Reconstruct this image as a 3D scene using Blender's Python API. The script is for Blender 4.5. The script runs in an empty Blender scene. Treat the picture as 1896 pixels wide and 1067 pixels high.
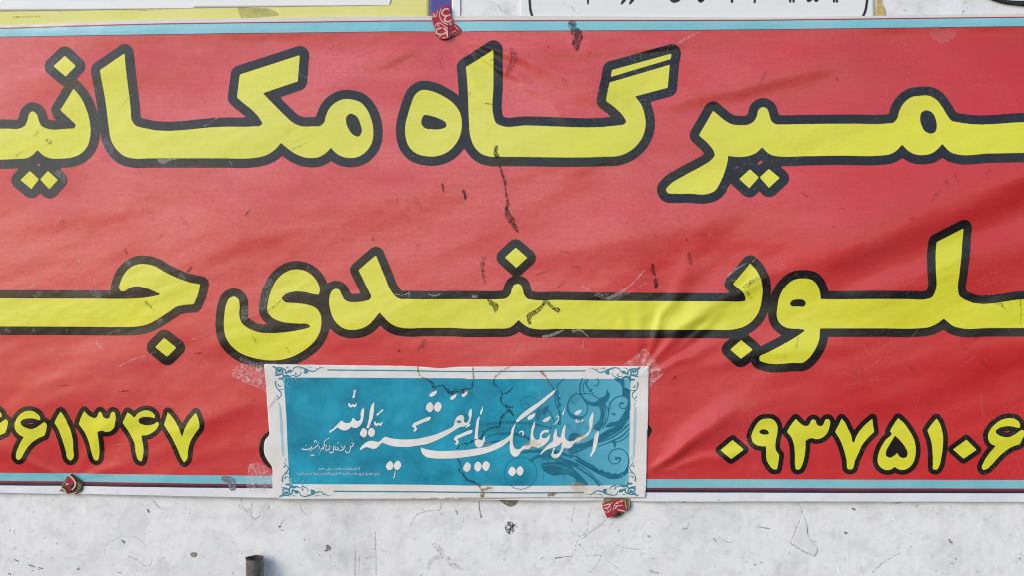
import bpy, math, random
import numpy as np
from mathutils import Vector

# ------------------------------------------------------------------ camera, sky, sun
D_CAM = 1.60            # metres from lens to wall
ZC = 1.70               # height of the picture centre above the ground
scene = bpy.context.scene
cam_d = bpy.data.cameras.new("camera"); cam = bpy.data.objects.new("camera", cam_d)
scene.collection.objects.link(cam); scene.camera = cam
cam.location = (0.0, -D_CAM, ZC); cam.rotation_euler = (math.radians(90), 0, 0)
cam_d.sensor_width = 36.0; cam_d.lens = 36.0 * D_CAM / 1.896
cam_d.clip_start = 0.01; cam_d.clip_end = 500.0

SUN_EL = math.radians(32.0)
SUN_AZ = math.radians(231.0)       # 0 = +Y, clockwise; the wall faces -Y, so this is front left
w = bpy.data.worlds.new("World"); scene.world = w; w.use_nodes = True
nt = w.node_tree; bg = nt.nodes['Background']
sky = nt.nodes.new('ShaderNodeTexSky'); sky.sky_type = 'NISHITA'; sky.sun_disc = False
sky.sun_elevation = SUN_EL; sky.sun_rotation = SUN_AZ
sky.air_density = 1.0; sky.dust_density = 1.2; sky.ozone_density = 1.0
nt.links.new(sky.outputs[0], bg.inputs[0]); bg.inputs[1].default_value = 0.15
sun_d = bpy.data.lights.new("sun", 'SUN'); sun = bpy.data.objects.new("sun", sun_d)
scene.collection.objects.link(sun)
sdir = Vector((math.sin(SUN_AZ) * math.cos(SUN_EL), math.cos(SUN_AZ) * math.cos(SUN_EL), math.sin(SUN_EL)))
sun.rotation_euler = sdir.to_track_quat('Z', 'Y').to_euler()
sun.location = sdir * 5
sun_d.energy = 0.8; sun_d.angle = math.radians(26); sun_d.color = (1.0, 0.965, 0.93)
vs = scene.view_settings
vs.view_transform = 'Standard'; vs.look = 'None'; vs.gamma = 1.0; vs.use_curve_mapping = False
vs.exposure = 0.66

scene.cycles.filter_width = 1.1
rng = np.random.RandomState(7)
random.seed(7)

# ------------------------------------------------------------------ numpy noise (units: picture px = mm on the wall)
_T = rng.rand(256, 256)
def vnoise(x, y):
    xi = np.floor(x).astype(int); yi = np.floor(y).astype(int)
    fx = x - xi; fy = y - yi
    fx = fx * fx * fx * (fx * (fx * 6 - 15) + 10); fy = fy * fy * fy * (fy * (fy * 6 - 15) + 10)
    a = _T[yi & 255, xi & 255]; b = _T[yi & 255, (xi + 1) & 255]
    c = _T[(yi + 1) & 255, xi & 255]; d = _T[(yi + 1) & 255, (xi + 1) & 255]
    return (a * (1 - fx) + b * fx) * (1 - fy) + (c * (1 - fx) + d * fx) * fy
def fbm(x, y, o=4, s=1.0):
    v = 0.0; a = 0.5; f = 1.0 / s; t = 0.0
    for k in range(o):
        v = v + a * vnoise(x * f + 17.3 * k, y * f + 9.1 * k); t += a; a *= 0.5; f *= 2.03
    return v / t
def sstep(a, b, x):
    t = np.clip((x - a) / (b - a), 0, 1); return t * t * (3 - 2 * t)

# ------------------------------------------------------------------ surfaces: distance out from the wall plane, in mm
def line_d(x, y, x0, y0, x1, y1):
    dx, dy = x1 - x0, y1 - y0; L = math.hypot(dx, dy)
    t = ((x - x0) * dx + (y - y0) * dy) / L
    n = ((x - x0) * dy - (y - y0) * dx) / L          # >0 above a line that runs left to right
    return n, t / L
def rays(x, y, cx, cy, reach, amp, lobes):
    r = np.hypot(x - cx, y - cy) + 1e-6; th = np.arctan2(y - cy, x - cx)
    v = 0; th = th + .16 * (fbm(x + 40, y + 8, 2, 55.0) - .5)
    for (a, wd, s) in lobes:
        d = np.arctan2(np.sin(th - math.radians(a)), np.cos(th - math.radians(a)))
        v = v + s * np.exp(-(d / math.radians(wd)) ** 2)
    return amp * v * (r / (r + 25.0)) * np.exp(-(r / reach) ** 1.6)
FOLDS = [(905, 78, 1140, 190, 40, 30, 4.0), (1240, 190, 1560, 120, 45, 18, 5.0), (880, 250, 1180, 330, 60, 40, 2.5), (20, 150, 330, 120, 50, 24, 3.0), (250, 300, 700, 190, 80, 44, 3.0),
         (330, 470, 860, 330, 90, 44, 4.5), (0, 420, 300, 360, 60, 30, 3.5), (1010, 470, 1420, 380, 60, 30, 3.5), (1180, 640, 1450, 500, 22, 13, 3.5), (1210, 690, 1560, 640, 30, 16, 3.0),
         (1200, 868, 1340, 770, 26, 12, 4.0), (200, 690, 480, 600, 40, 20, 3.0), (300, 800, 495, 740, 26, 14, 3.0), (340, 862, 500, 822, 16, 9, 2.0), (0, 800, 200, 700, 40, 22, 2.5), (1420, 700, 1896, 640, 60, 30, 3.0),
         (960, 100, 1330, 75, 22, 9, 2.6), (0, 84, 300, 76, 20, 8, 2.2), (560, 84, 800, 70, 24, 10, 2.0), (700, 120, 815, 75, 24, 12, 2.5), (590, 640, 880, 560, 50, 26, 3.0), (1320, 780, 1720, 730, 40, 22, 2.6)]
def H_banner(x, y):
    x = np.asarray(x, float); y = np.asarray(y, float)
    h = 6.0 + 5.0 * (fbm(x, y, 2, 420.0) - 0.5)
    # long slanting ripples of a slack sheet
    u = x * 0.94 - y * 0.34; v = x * 0.34 + y * 0.94
    h = h + (3.0 + 1.5 * sstep(800, 1300, x)) * (fbm(u / 4.2 + 40, v + 11, 3, 95.0) - 0.5)
    h = h + 1.3 * (fbm(u / 3.0 + 90, v + 71, 3, 34.0) - 0.5)
    h = h + 1.2 * (fbm(x + 300, y / 3.2 + 50, 2, 60.0) - 0.5) * sstep(500, 700, y)
    h = h + 0.32 * (fbm(x, y, 3, 16.0) - 0.5)
    for (x0, y0, x1, y1, wu, wl, am) in FOLDS:
        n, t = line_d(x, y, x0, y0, x1, y1)
        n = n + 26 * (fbm(x + x0, y + y0, 2, 130.0) - .5)
        k = sstep(-.25, .3, t) * sstep(1.25, .7, t)
        h = h + am * (.5 + .35 * sstep(800, 1200, x)) * k * np.exp(-(np.where(n > 0, n / wu, n / wl)) ** 2)
    # big fold on the right
    n, t = line_d(x, y, 1330, 545, 1896, 318)
    f = sstep(0.0, 0.45, t)
    h = h + f * (15.0 * np.exp(-(np.where(n > 0, n / 130.0, n / 54.0)) ** 2))
    n2, t2 = line_d(x, y, 1480, 600, 1896, 440)
    h = h + sstep(0.0, 0.4, t2) * 5.0 * np.exp(-(np.where(n2 > 0, n2 / 34.0, n2 / 60.0)) ** 2)
    # creases that run together at the nailed and glued points
    h = h + rays(x, y, 1180, 700, 260, 5.5, [(-66, 5, 0.9), (-47, 6, 1.2), (-36, 3, 0.5), (-22, 6, .8), (-92, 9, .6), (-108, 5, .4)])
    h = h + rays(x, y, 1190, 880, 220, 4.5, [(-36, 8, 1.6), (-14, 5, .8)])
    h = h + rays(x, y, 832, 66, 260, 4.2, [(8, 3, .8), (17, 5, 1.0), (34, 4, .9), (61, 11, .5), (128, 16, .5), (160, 6, .6)])
    h = h + rays(x, y, 135, 890, 170, 3.0, [(-20, 8, .9), (-60, 9, .7), (-110, 9, .7), (-155, 7, .9)])
    # stiff hem along the top, sheet falls back behind it
    yh = np.interp(x, [0, 480, 940, 1896], [64, 60, 54, 46])
    h = h + (1.2 + 2.2 * fbm(x, x * 0, 2, 170.0)) * np.exp(-((y - yh) / 15.0) ** 2)
    # pinned down at the nails, under the pasted poster it lies flatter
    for (px, py, r) in ((832, 40, 60), (135, 895, 50), (1140, 930, 70)):
        k = np.exp(-(((x - px) ** 2 + (y - py) ** 2) / r ** 2)); h = h * (1 - 0.75 * k) + 1.5 * k
    return np.maximum(h, 1.2)
def H_poster(x, y):
    x = np.asarray(x, float); y = np.asarray(y, float)
    return H_banner(x, y) + 1.5 + 0.9 * fbm(x + 500, y, 3, 60.0) + 0.5 * fbm(x, y + 900, 2, 14.0)
def H_zero(x, y): return np.zeros_like(np.asarray(x, float))
def peel_mask(x, y):
    wx = x + 26 * (fbm(x, y, 3, 30.0) - .5); wy = y + 26 * (fbm(x + 77, y + 31, 3, 30.0) - .5)
    n = fbm(wx + 610, wy + 205, 4, 85.0)
    return sstep(0.615, 0.622, n), sstep(0.375, 0.368, n)
CARVE = []
def H_wall(x, y):
    x = np.asarray(x, float); y = np.asarray(y, float)
    p, q = peel_mask(x, y)
    h = 1.6 * (fbm(x, y, 3, 240.0) - .5) + 0.22 * (fbm(x + 10, y, 4, 55.0) - .5) - 0.22 * p - 0.20 * q
    # trowel marks and little blisters
    b = fbm(x + 333, y + 717, 2, 22.0); h = h + 0.10 * sstep(.64, .80, b)
    s = fbm(x * 1.0 + 50, y / 9.0, 2, 9.0); m = sstep(.5, .62, fbm(x + 99, y + 1, 2, 150.0))
    h = h + 0.5 * m * (s - .5)
    for it in CARVE:                                  # cracks cut into the paint, one lip standing a little proud
        m = 8; lo = it[1].min(0) - m; hi = it[1].max(0) + m
        sel = (x >= lo[0]) & (x <= hi[0]) & (y >= lo[1]) & (y <= hi[1])
        if not sel.any(): continue
        P = it[1]; d = seg_d(x[sel], y[sel], P[:-1], P[1:])
        hs = h[sel]; h[sel] = hs - .3 * np.exp(-(d / 1.0) ** 2) + .02 * np.exp(-((d - 3.4) / 1.6) ** 2)
    return h - 1.4

def W(x, y, d):
    """picture px (= mm on the wall) and mm out from the wall -> metres"""
    x = np.asarray(x, float); y = np.asarray(y, float); d = np.asarray(d, float)
    return np.stack([(x - 948.0) / 1000.0, -d / 1000.0 + 0 * x, ZC + (533.5 - y) / 1000.0], -1)

# ------------------------------------------------------------------ tracing helpers
REG = dict(R1=(0, 60, 3.335), R2=(160, 60, 4.103), R3=(420, 60, 4.103), R4=(720, 60, 4.104), R5=(900, 60, 4.103),
           R6=(1200, 140, 4.103), R7=(1480, 140, 4.103), S1=(0, 460, 4.514), S2=(390, 440, 4.267), S3=(580, 430, 4.85),
           S4=(860, 420, 4.638), S5=(1100, 440, 4.103), S6=(1320, 440, 4.103), S7=(1580, 390, 4.104),
           D1=(0, 740, 7.62), D2=(180, 740, 7.623), D3=(1310, 750, 7.619), D4=(1510, 750, 7.619), D5=(1700, 750, 7.622),
           P1=(480, 660, 3.953), P2=(840, 660, 3.953), C1=(600, 710, 10.67), C2=(660, 740, 9.70), C3=(760, 710, 7.114),
           C4=(860, 710, 7.114), C5=(930, 710, 7.117), C6=(990, 750, 9.70), C7=(770, 830, 8.618), C8=(545, 800, 11.153),
           Q1=(960, 690, 4.6375), O1=(490, 670, 11.853), PX=(0, 0, 1.0), N1=(790, 0, 11.85), N2=(105, 865, 17.78), N3=(1100, 910, 17.79),
           T1=(960, 0, 5.576), T2=(1280, 0, 5.267), T3=(1600, 0, 6.405), G1=(420, 640, 3.679), G2=(1100, 620, 3.811), G3=(820, 50, 2.602),
           B1=(0, 860, 3.95), B2=(420, 880, 3.511), B3=(900, 880, 3.792), B4=(1380, 860, 3.674), A1=(0, 0, 3.95), A2=(480, 0, 3.95), A3=(940, 0, 3.95))
def parse(s, dx=0, dy=0):
    """'@REGION x,y x,y* ...' -> (points px, corner flags); dx,dy shift in region px"""
    pts, cor = [], []; ox, oy, sc = 0, 0, 1
    for t in s.split():
        if t[0] == '@': ox, oy, sc = REG[t[1:]]; continue
        c = t.endswith('*'); a, b = t.rstrip('*').split(',')
        pts.append((ox + (float(a) + dx) / sc, oy + (float(b) + dy) / sc)); cor.append(c)
    return pts, cor
def catmull(P, closed, cor=None, n=6):
    N = len(P); P = [np.array(p, float) for p in P]
    cor = cor or [False] * N
    out = []
    last = N if closed else N - 1
    for i in range(last):
        p1, p2 = P[i], P[(i + 1) % N]
        c1, c2 = cor[i], cor[(i + 1) % N]
        p0 = P[i - 1] if (closed or i > 0) else p1
        p3 = P[(i + 2) % N] if (closed or i + 2 < N) else p2
        L = np.linalg.norm(p2 - p1) + 1e-9
        def tang(a, b, c):
            la = np.linalg.norm(b - a) + 1e-9; lb = np.linalg.norm(c - b) + 1e-9
            t = (b - a) / la * lb / (la + lb) + (c - b) / lb * la / (la + lb)
            return t * L
        m1 = (p2 - p1) if c1 else tang(p0, p1, p2)
        m2 = (p2 - p1) if c2 else tang(p1, p2, p3)
        if c1 and c2: out.append(p1); continue
        for k in range(n):
            t = k / n; t2 = t * t; t3 = t2 * t
            out.append((2 * t3 - 3 * t2 + 1) * p1 + (t3 - 2 * t2 + t) * m1 + (-2 * t3 + 3 * t2) * p2 + (t3 - t2) * m2)
    if not closed: out.append(P[-1])
    return np.array(out)
def poly(s, dx=0, dy=0):
    p, c = parse(s, dx, dy); return ('poly', catmull(p, True, c))
def stroke(s, wd, dx=0, dy=0, jag=0, scale=True, taper=None):
    """wd: one width or a list along the stroke (region px)"""
    p, c = parse(s, dx, dy)
    sc = 1.0
    for t in s.split():
        if t[0] == '@': sc = REG[t[1:]][2]
    ws = list(wd) if isinstance(wd, (list, tuple)) else [wd] * len(p)
    c2 = catmull(p, False, c, 8)
    wi = np.interp(np.linspace(0, 1, len(c2)), np.linspace(0, 1, len(ws)), ws) / (sc if scale else 1.0)
    if jag:
        c2 = c2 + (rng.rand(*c2.shape) - .5) * 2 * jag; wi = wi * (0.5 + rng.rand(len(wi)))
    return ('stroke', c2, wi * 0.5)
def ring(s, r, wd):
    p, _ = parse(s); (x, y) = p[0]; sc = [REG[t[1:]][2] for t in s.split() if t[0] == '@'][-1]
    a = np.linspace(0, 2 * math.pi, 17)
    return ('stroke', np.stack([x + r / sc * np.cos(a), y + r / sc * np.sin(a)], -1), np.full(17, wd / sc * .5))
def blob(cx, cy, r, n=9, rough=.35, asp=1.0):
    a = np.linspace(0, 2 * math.pi, n, endpoint=False)
    rr = r * (1 + rough * (rng.rand(n) - .5) * 2)
    return ('poly', catmull(list(np.stack([cx + rr * np.cos(a) * asp, cy + rr * np.sin(a)], -1)), True))
def bounds(items):
    lo = np.array([1e9, 1e9]); hi = -lo
    for it in items:
        m = it[2].max() if it[0] == 'stroke' else 0
        lo = np.minimum(lo, it[1].min(0) - m); hi = np.maximum(hi, it[1].max(0) + m)
    return lo, hi
def seg_d(px, py, A, B):
    """distance matrix reduced over segments; returns min distance"""
    best = np.full(px.shape, 1e9)
    for (ax, ay), (bx, by) in zip(A, B):
        dx, dy = bx - ax, by - ay; L2 = dx * dx + dy * dy + 1e-12
        t = np.clip(((px - ax) * dx + (py - ay) * dy) / L2, 0, 1)
        best = np.minimum(best, (px - ax - t * dx) ** 2 + (py - ay - t * dy) ** 2)
    return np.sqrt(best)
def sdf(items, X, Y, off=0.0):
    """union of polygons (holes given as ('hole', pts)) and strokes; negative inside"""
    D = np.full(X.shape, 1e9)
    for it in items:
        m = (it[2].max() if it[0] == 'stroke' else 0) + abs(off) + 8
        lo = it[1].min(0) - m; hi = it[1].max(0) + m
        sel = (X >= lo[0]) & (X <= hi[0]) & (Y >= lo[1]) & (Y <= hi[1])
        if not sel.any(): continue
        px, py = X[sel], Y[sel]; P = it[1]
        if it[0] == 'stroke':
            d = np.full(px.shape, 1e9); R = it[2]
            for i in range(len(P) - 1):
                ax, ay = P[i]; dx, dy = P[i + 1] - P[i]; L2 = dx * dx + dy * dy + 1e-12
                t = np.clip(((px - ax) * dx + (py - ay) * dy) / L2, 0, 1)
                d = np.minimum(d, np.hypot(px - ax - t * dx, py - ay - t * dy) - (R[i] * (1 - t) + R[i + 1] * t))
        else:
            Q = np.roll(P, -1, 0); d = seg_d(px, py, P, Q)
            ins = np.zeros(px.shape, bool)
            for (ax, ay), (bx, by) in zip(P, Q):
                if ay == by: continue
                c = ((ay > py) != (by > py)) & (px < (bx - ax) * (py - ay) / (by - ay) + ax)
                ins ^= c
            d = np.where(ins, -d, d)
        if it[0] == 'hole': D[sel] = np.maximum(D[sel], -d)
        else: D[sel] = np.minimum(D[sel], d)
    return D - off
def march(items, cell, off=0.0, edge_noise=0.0):
    lo, hi = bounds(items); lo = lo - abs(off) - cell * 1.5; hi = hi + abs(off) + cell * 1.5
    xs = np.arange(lo[0], hi[0] + cell, cell); ys = np.arange(lo[1], hi[1] + cell, cell)
    X, Y = np.meshgrid(xs, ys); Dm = sdf(items, X, Y, off)
    if edge_noise: Dm = Dm + edge_noise * 2 * (fbm(X * 1.0, Y * 1.0, 3, max(4.0, cell * 3)) - .5)
    Dm = np.where(np.abs(Dm) < 1e-4, 1e-4, Dm)
    ins = Dm < 0
    act = ins[:-1, :-1] | ins[1:, :-1] | ins[:-1, 1:] | ins[1:, 1:]
    V, F, idx = [], [], {}
    def corner(j, i):
        k = (0, j, i)
        if k not in idx: idx[k] = len(V); V.append((xs[i], ys[j]))
        return idx[k]
    def cut(j0, i0, j1, i1):
        k = (1,) + ((j0, i0, j1, i1) if (j0, i0) < (j1, i1) else (j1, i1, j0, i0))
        if k not in idx:
            a, b = Dm[j0, i0], Dm[j1, i1]; t = a / (a - b)
            t = min(max(t, .02), .98)
            idx[k] = len(V); V.append((xs[i0] + (xs[i1] - xs[i0]) * t, ys[j0] + (ys[j1] - ys[j0]) * t))
        return idx[k]
    for j, i in zip(*np.nonzero(act)):
        c = ((j, i), (j + 1, i), (j + 1, i + 1), (j, i + 1))
        f = []
        for q in range(4):
            a, b = c[q], c[(q + 1) % 4]
            if ins[a]: f.append(corner(*a))
            if ins[a] != ins[b]: f.append(cut(*a, *b))
        if len(f) >= 3: F.append(f)
    return np.array(V).reshape(-1, 2), F

# ------------------------------------------------------------------ scene objects
COL = scene.collection
def tag(o, label=None, cat=None, group=None, kind=None):
    if label: o['label'] = label
    if cat: o['category'] = cat
    if group: o['group'] = group
    if kind: o['kind'] = kind
    return o
def thing(name, label, cat, px, py, d=0.0, group=None):
    o = bpy.data.objects.new(name, None); COL.objects.link(o)
    o.empty_display_size = 0.02
    o.location = [float(v) for v in W(px, py, d)]
    return tag(o, label, cat, group)
def origin_of(p):
    v = Vector((0, 0, 0))
    while p is not None: v = v + p.location; p = p.parent
    return np.array(v)
def mesh_obj(name, V3, F, mat, parent=None, smooth=True, attrs=None):
    me = bpy.data.meshes.new(name)
    V3 = np.asarray(V3, float) - (origin_of(parent) if parent else 0)
    me.from_pydata(V3.tolist(), [], F)
    if smooth: me.polygons.foreach_set('use_smooth', [True] * len(me.polygons))
    if attrs:
        for k, a in attrs.items():
            at = me.attributes.new(k, 'FLOAT', 'POINT'); at.data.foreach_set('value', np.asarray(a, np.float32))
    me.update()
    if mat: me.materials.append(mat)
    o = bpy.data.objects.new(name, me); COL.objects.link(o)
    if parent: o.parent = parent
    return o
def rim(V3, F, thick):
    """give a sheet a back and an edge: thick (mm) towards the wall"""
    n = len(V3); B = V3.copy(); B[:, 1] += np.asarray(thick) / 1000.0
    cnt = {}
    for f in F:
        for a, b in zip(f, f[1:] + f[:1]): cnt[(a, b)] = cnt.get((a, b), 0) + 1
    G = [list(f) for f in F] + [[n + q for q in reversed(f)] for f in F]
    for (a, b) in cnt:
        if (b, a) not in cnt: G.append([b, a, n + a, n + b])
    return np.concatenate([V3, B]), G
def pieces(F, n):
    """faces grouped by connected piece, largest first"""
    up = list(range(n))
    def find(a):
        while up[a] != a: up[a] = up[up[a]]; a = up[a]
        return a
    for f in F:
        r = find(f[0])
        for q in f[1:]: up[find(q)] = r
    g = {}
    for f in F: g.setdefault(find(f[0]), []).append(f)
    return sorted(g.values(), key=len, reverse=True)
def patch(name, items, H, lift, mat, parent, cell=2.5, off=0.0, thick=0.0, edge_noise=0.0, extra=None, smooth=True):
    V, F = march(items, cell, off, edge_noise)
    if not F: return None
    d = H(V[:, 0], V[:, 1]) + lift
    if extra is not None: d = d + extra(V[:, 0], V[:, 1])
    V3 = W(V[:, 0], V[:, 1], d)
    first = None
    for Fc in pieces(F, len(V3)):
        if first is not None and len(Fc) < 5: continue
        ids = sorted({q for f in Fc for q in f}); mp = {q: i for i, q in enumerate(ids)}
        Vc = V3[ids]; Fc = [[mp[q] for q in f] for f in Fc]
        if thick: Vc, Fc = rim(Vc, Fc, thick)
        o = mesh_obj(name, Vc, Fc, mat, parent, smooth)
        first = first or o
        if parent is None: break
    return first

# ------------------------------------------------------------------ materials
def nodes(name):
    m = bpy.data.materials.new(name); m.use_nodes = True
    n = m.node_tree; b = n.nodes['Principled BSDF']; return m, n, b
def N(n, t, **kw):
    x = n.nodes.new(t)
    for k, v in kw.items():
        if k.startswith('i_'): x.inputs[k[2:].replace('_', ' ')].default_value = v
        else: setattr(x, k, v)
    return x
def pos(n, scale=(1, 1, 1), rot=(0, 0, 0)):
    g = N(n, 'ShaderNodeNewGeometry'); m = N(n, 'ShaderNodeMapping')
    m.inputs['Scale'].default_value = scale; m.inputs['Rotation'].default_value = rot
    n.links.new(g.outputs['Position'], m.inputs['Vector']); return m.outputs[0]
def noise(n, vec, scale, detail=4, rough=.55, lo=.3, hi=.7, dist=0.0):
    t = N(n, 'ShaderNodeTexNoise'); t.inputs['Scale'].default_value = scale; t.inputs['Detail'].default_value = detail
    t.inputs['Roughness'].default_value = rough; t.inputs['Distortion'].default_value = dist
    n.links.new(vec, t.inputs['Vector'])
    r = N(n, 'ShaderNodeMapRange'); r.inputs['From Min'].default_value = lo; r.inputs['From Max'].default_value = hi
    n.links.new(t.outputs['Fac'], r.inputs['Value']); return r.outputs[0]
def mix(n, fac, a, b):
    m = N(n, 'ShaderNodeMix', data_type='RGBA')
    for s, v in ((0, fac), (6, a), (7, b)):
        if isinstance(v, (int, float)): m.inputs[s].default_value = v
        elif isinstance(v, tuple): m.inputs[s].default_value = (v + (1,))[:4]
        else: n.links.new(v, m.inputs[s])
    return m.outputs[2]
def mul(n, a, b, op='MULTIPLY'):
    m = N(n, 'ShaderNodeMath', operation=op)
    for s, v in ((0, a), (1, b)):
        if isinstance(v, (int, float)): m.inputs[s].default_value = v
        else: n.links.new(v, m.inputs[s])
    return m.outputs[0]
def bump(n, b, h, strength, dist=.001):
    x = N(n, 'ShaderNodeBump'); x.inputs['Strength'].default_value = strength; x.inputs['Distance'].default_value = dist
    n.links.new(h, x.inputs['Height']); n.links.new(x.outputs[0], b.inputs['Normal'])
def vinyl(name, base, faded, dirt=(.10, .06, .05), dirt_amt=.35, scuff=None, scuff_amt=.0, rough=.30, spec=.36, fade_sheen=None):
    """printed banner vinyl: mottled ink, woven scrim showing through, grime specks, rubbed places"""
    m, n, b = nodes(name); p = pos(n)
    c = mix(n, noise(n, p, 5.0, 5, .6), base, faded)
    if fade_sheen:          # faded ink and sky sheen painted into the colour, patchy and streaked along ripples
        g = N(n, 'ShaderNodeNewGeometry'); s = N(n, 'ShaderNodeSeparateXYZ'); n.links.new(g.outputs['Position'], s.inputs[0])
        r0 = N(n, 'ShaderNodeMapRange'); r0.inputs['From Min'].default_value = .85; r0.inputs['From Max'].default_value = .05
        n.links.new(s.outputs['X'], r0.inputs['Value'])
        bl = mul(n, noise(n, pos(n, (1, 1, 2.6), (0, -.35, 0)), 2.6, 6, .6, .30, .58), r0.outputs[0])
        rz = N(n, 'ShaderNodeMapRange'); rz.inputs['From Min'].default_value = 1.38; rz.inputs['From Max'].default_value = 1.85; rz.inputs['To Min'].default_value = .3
        n.links.new(s.outputs['Z'], rz.inputs['Value']); bl = mul(n, bl, rz.outputs[0])  # painted sheen weakens towards the lower part of the banner
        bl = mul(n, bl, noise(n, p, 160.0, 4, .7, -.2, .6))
        c = mix(n, bl, c, fade_sheen)
    c = mix(n, mul(n, noise(n, pos(n, (3, 1, 60)), 4.0, 3, .6), .22), c, tuple(q * .86 for q in base))
    c = mix(n, mul(n, noise(n, p, 420.0, 2, .7), .16), c, tuple(min(1, q * 1.25 + .02) for q in faded))
    # grime: sparse specks gathered in dirty areas
    area = noise(n, p, 7.0, 3, .6, .5, .72)
    c = mix(n, mul(n, mul(n, noise(n, p, 130.0, 5, .75, .60, .68), area), dirt_amt * 2), c, dirt)
    c = mix(n, mul(n, noise(n, p, 14.0, 6, .7, .56, .85), dirt_amt * .5), c, dirt)
    if scuff:
        a2 = noise(n, p, 6.0, 2, .6, .46, .66)
        c = mix(n, mul(n, mul(n, noise(n, p, 260.0, 4, .8, .54, .66), a2), scuff_amt), c, scuff)
        c = mix(n, mul(n, noise(n, pos(n, (60, 1, 400), (0, .5, 0)), 1.3, 5, .8, .66, .72), scuff_amt * .6), c, scuff)
    n.links.new(c, b.inputs['Base Color'])
    b.inputs['Specular IOR Level'].default_value = spec * .6
    b.inputs['Coat Weight'].default_value = .55; b.inputs['Coat Roughness'].default_value = .13
    r = N(n, 'ShaderNodeMapRange'); r.inputs['To Min'].default_value = rough - .07; r.inputs['To Max'].default_value = rough + .12
    n.links.new(noise(n, p, 9.0, 5, .65), r.inputs['Value']); n.links.new(r.outputs[0], b.inputs['Roughness'])
    wv = N(n, 'ShaderNodeTexWave', bands_direction='Z'); wv.inputs['Scale'].default_value = 120.0; wv.inputs['Distortion'].default_value = 1.2
    n.links.new(p, wv.inputs['Vector'])
    wx = N(n, 'ShaderNodeTexWave', bands_direction='X'); wx.inputs['Scale'].default_value = 120.0; wx.inputs['Distortion'].default_value = 1.2
    n.links.new(p, wx.inputs['Vector'])
    h = mul(n, mul(n, wv.outputs['Fac'], wx.outputs['Fac'], 'ADD'), .3)
    h = mul(n, h, noise(n, p, 900.0, 2), 'ADD')
    h = mul(n, h, mul(n, noise(n, p, 60.0, 4, .6), 3.0), 'ADD')
    bump(n, b, h, .16, .0006)
    return m
def plain(name, base, other=None, scale=40.0, rough=.7, spec=.3, amt=1.0, bmp=.2, bscale=300.0, metallic=0.0, lo=.35, hi=.7):
    m, n, b = nodes(name); p = pos(n)
    c = mix(n, mul(n, noise(n, p, scale, 5, .65, lo, hi), amt), base, other or tuple(q * .7 for q in base))
    n.links.new(c, b.inputs['Base Color']); b.inputs['Roughness'].default_value = rough
    b.inputs['Specular IOR Level'].default_value = spec; b.inputs['Metallic'].default_value = metallic
    bump(n, b, noise(n, p, bscale, 5, .7, 0, 1), bmp, .0008)
    return m
def film(name, colour, amount, scale=260.0, lo=.42, hi=.6, rough=.6, spec=.3, stretch=(1, 1, 1), rot=(0, 0, 0)):
    """broken, see-through mark (grime, rubbing): breaks up with noise, nothing between the specks"""
    m, n, b = nodes(name); p = pos(n, stretch, rot)
    a = mul(n, noise(n, p, scale, 5, .75, lo, hi), amount)
    b.inputs['Base Color'].default_value = colour + (1,); b.inputs['Roughness'].default_value = rough
    b.inputs['Specular IOR Level'].default_value = spec
    n.links.new(a, b.inputs['Alpha']); return m

M = {}
M['red'] = vinyl('red_vinyl', (.53, .018, .021), (.58, .036, .041), fade_sheen=(.70, .150, .152), dirt=(.16, .015, .02), dirt_amt=.28, scuff=(.75, .33, .33), scuff_amt=.2, rough=.19)
M['yellow'] = vinyl('yellow_vinyl', (.67, .645, .020), (.70, .68, .05), fade_sheen=(.70, .68, .12), dirt=(.20, .17, .03), dirt_amt=.30, rough=.19)
M['black'] = vinyl('black_vinyl', (.007, .006, .007), (.013, .011, .013), dirt=(.03, .03, .03), dirt_amt=.3, scuff=(.20, .20, .22), scuff_amt=.5, rough=.19, spec=.30)
M['cyan'] = vinyl('pale_blue_vinyl', (.13, .46, .54), (.30, .56, .62), dirt=(.2, .25, .27), dirt_amt=.35, rough=.19)
M['maroon'] = vinyl('maroon_vinyl', (.20, .018, .035), (.27, .04, .06), rough=.45)
M['navy'] = vinyl('navy_vinyl', (.018, .012, .035), (.04, .03, .06), rough=.45)
M['pink'] = vinyl('pink_edge_vinyl', (.74, .50, .44), (.70, .52, .47), rough=.5)
M['hem'] = vinyl('white_vinyl', (.60, .57, .52), (.68, .64, .60), dirt=(.35, .31, .27), dirt_amt=.5, rough=.5)
M['hem2'] = vinyl('white_vinyl_lower', (.70, .71, .76), (.76, .77, .80), dirt=(.35, .34, .34), dirt_amt=.95, rough=.5)

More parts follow.
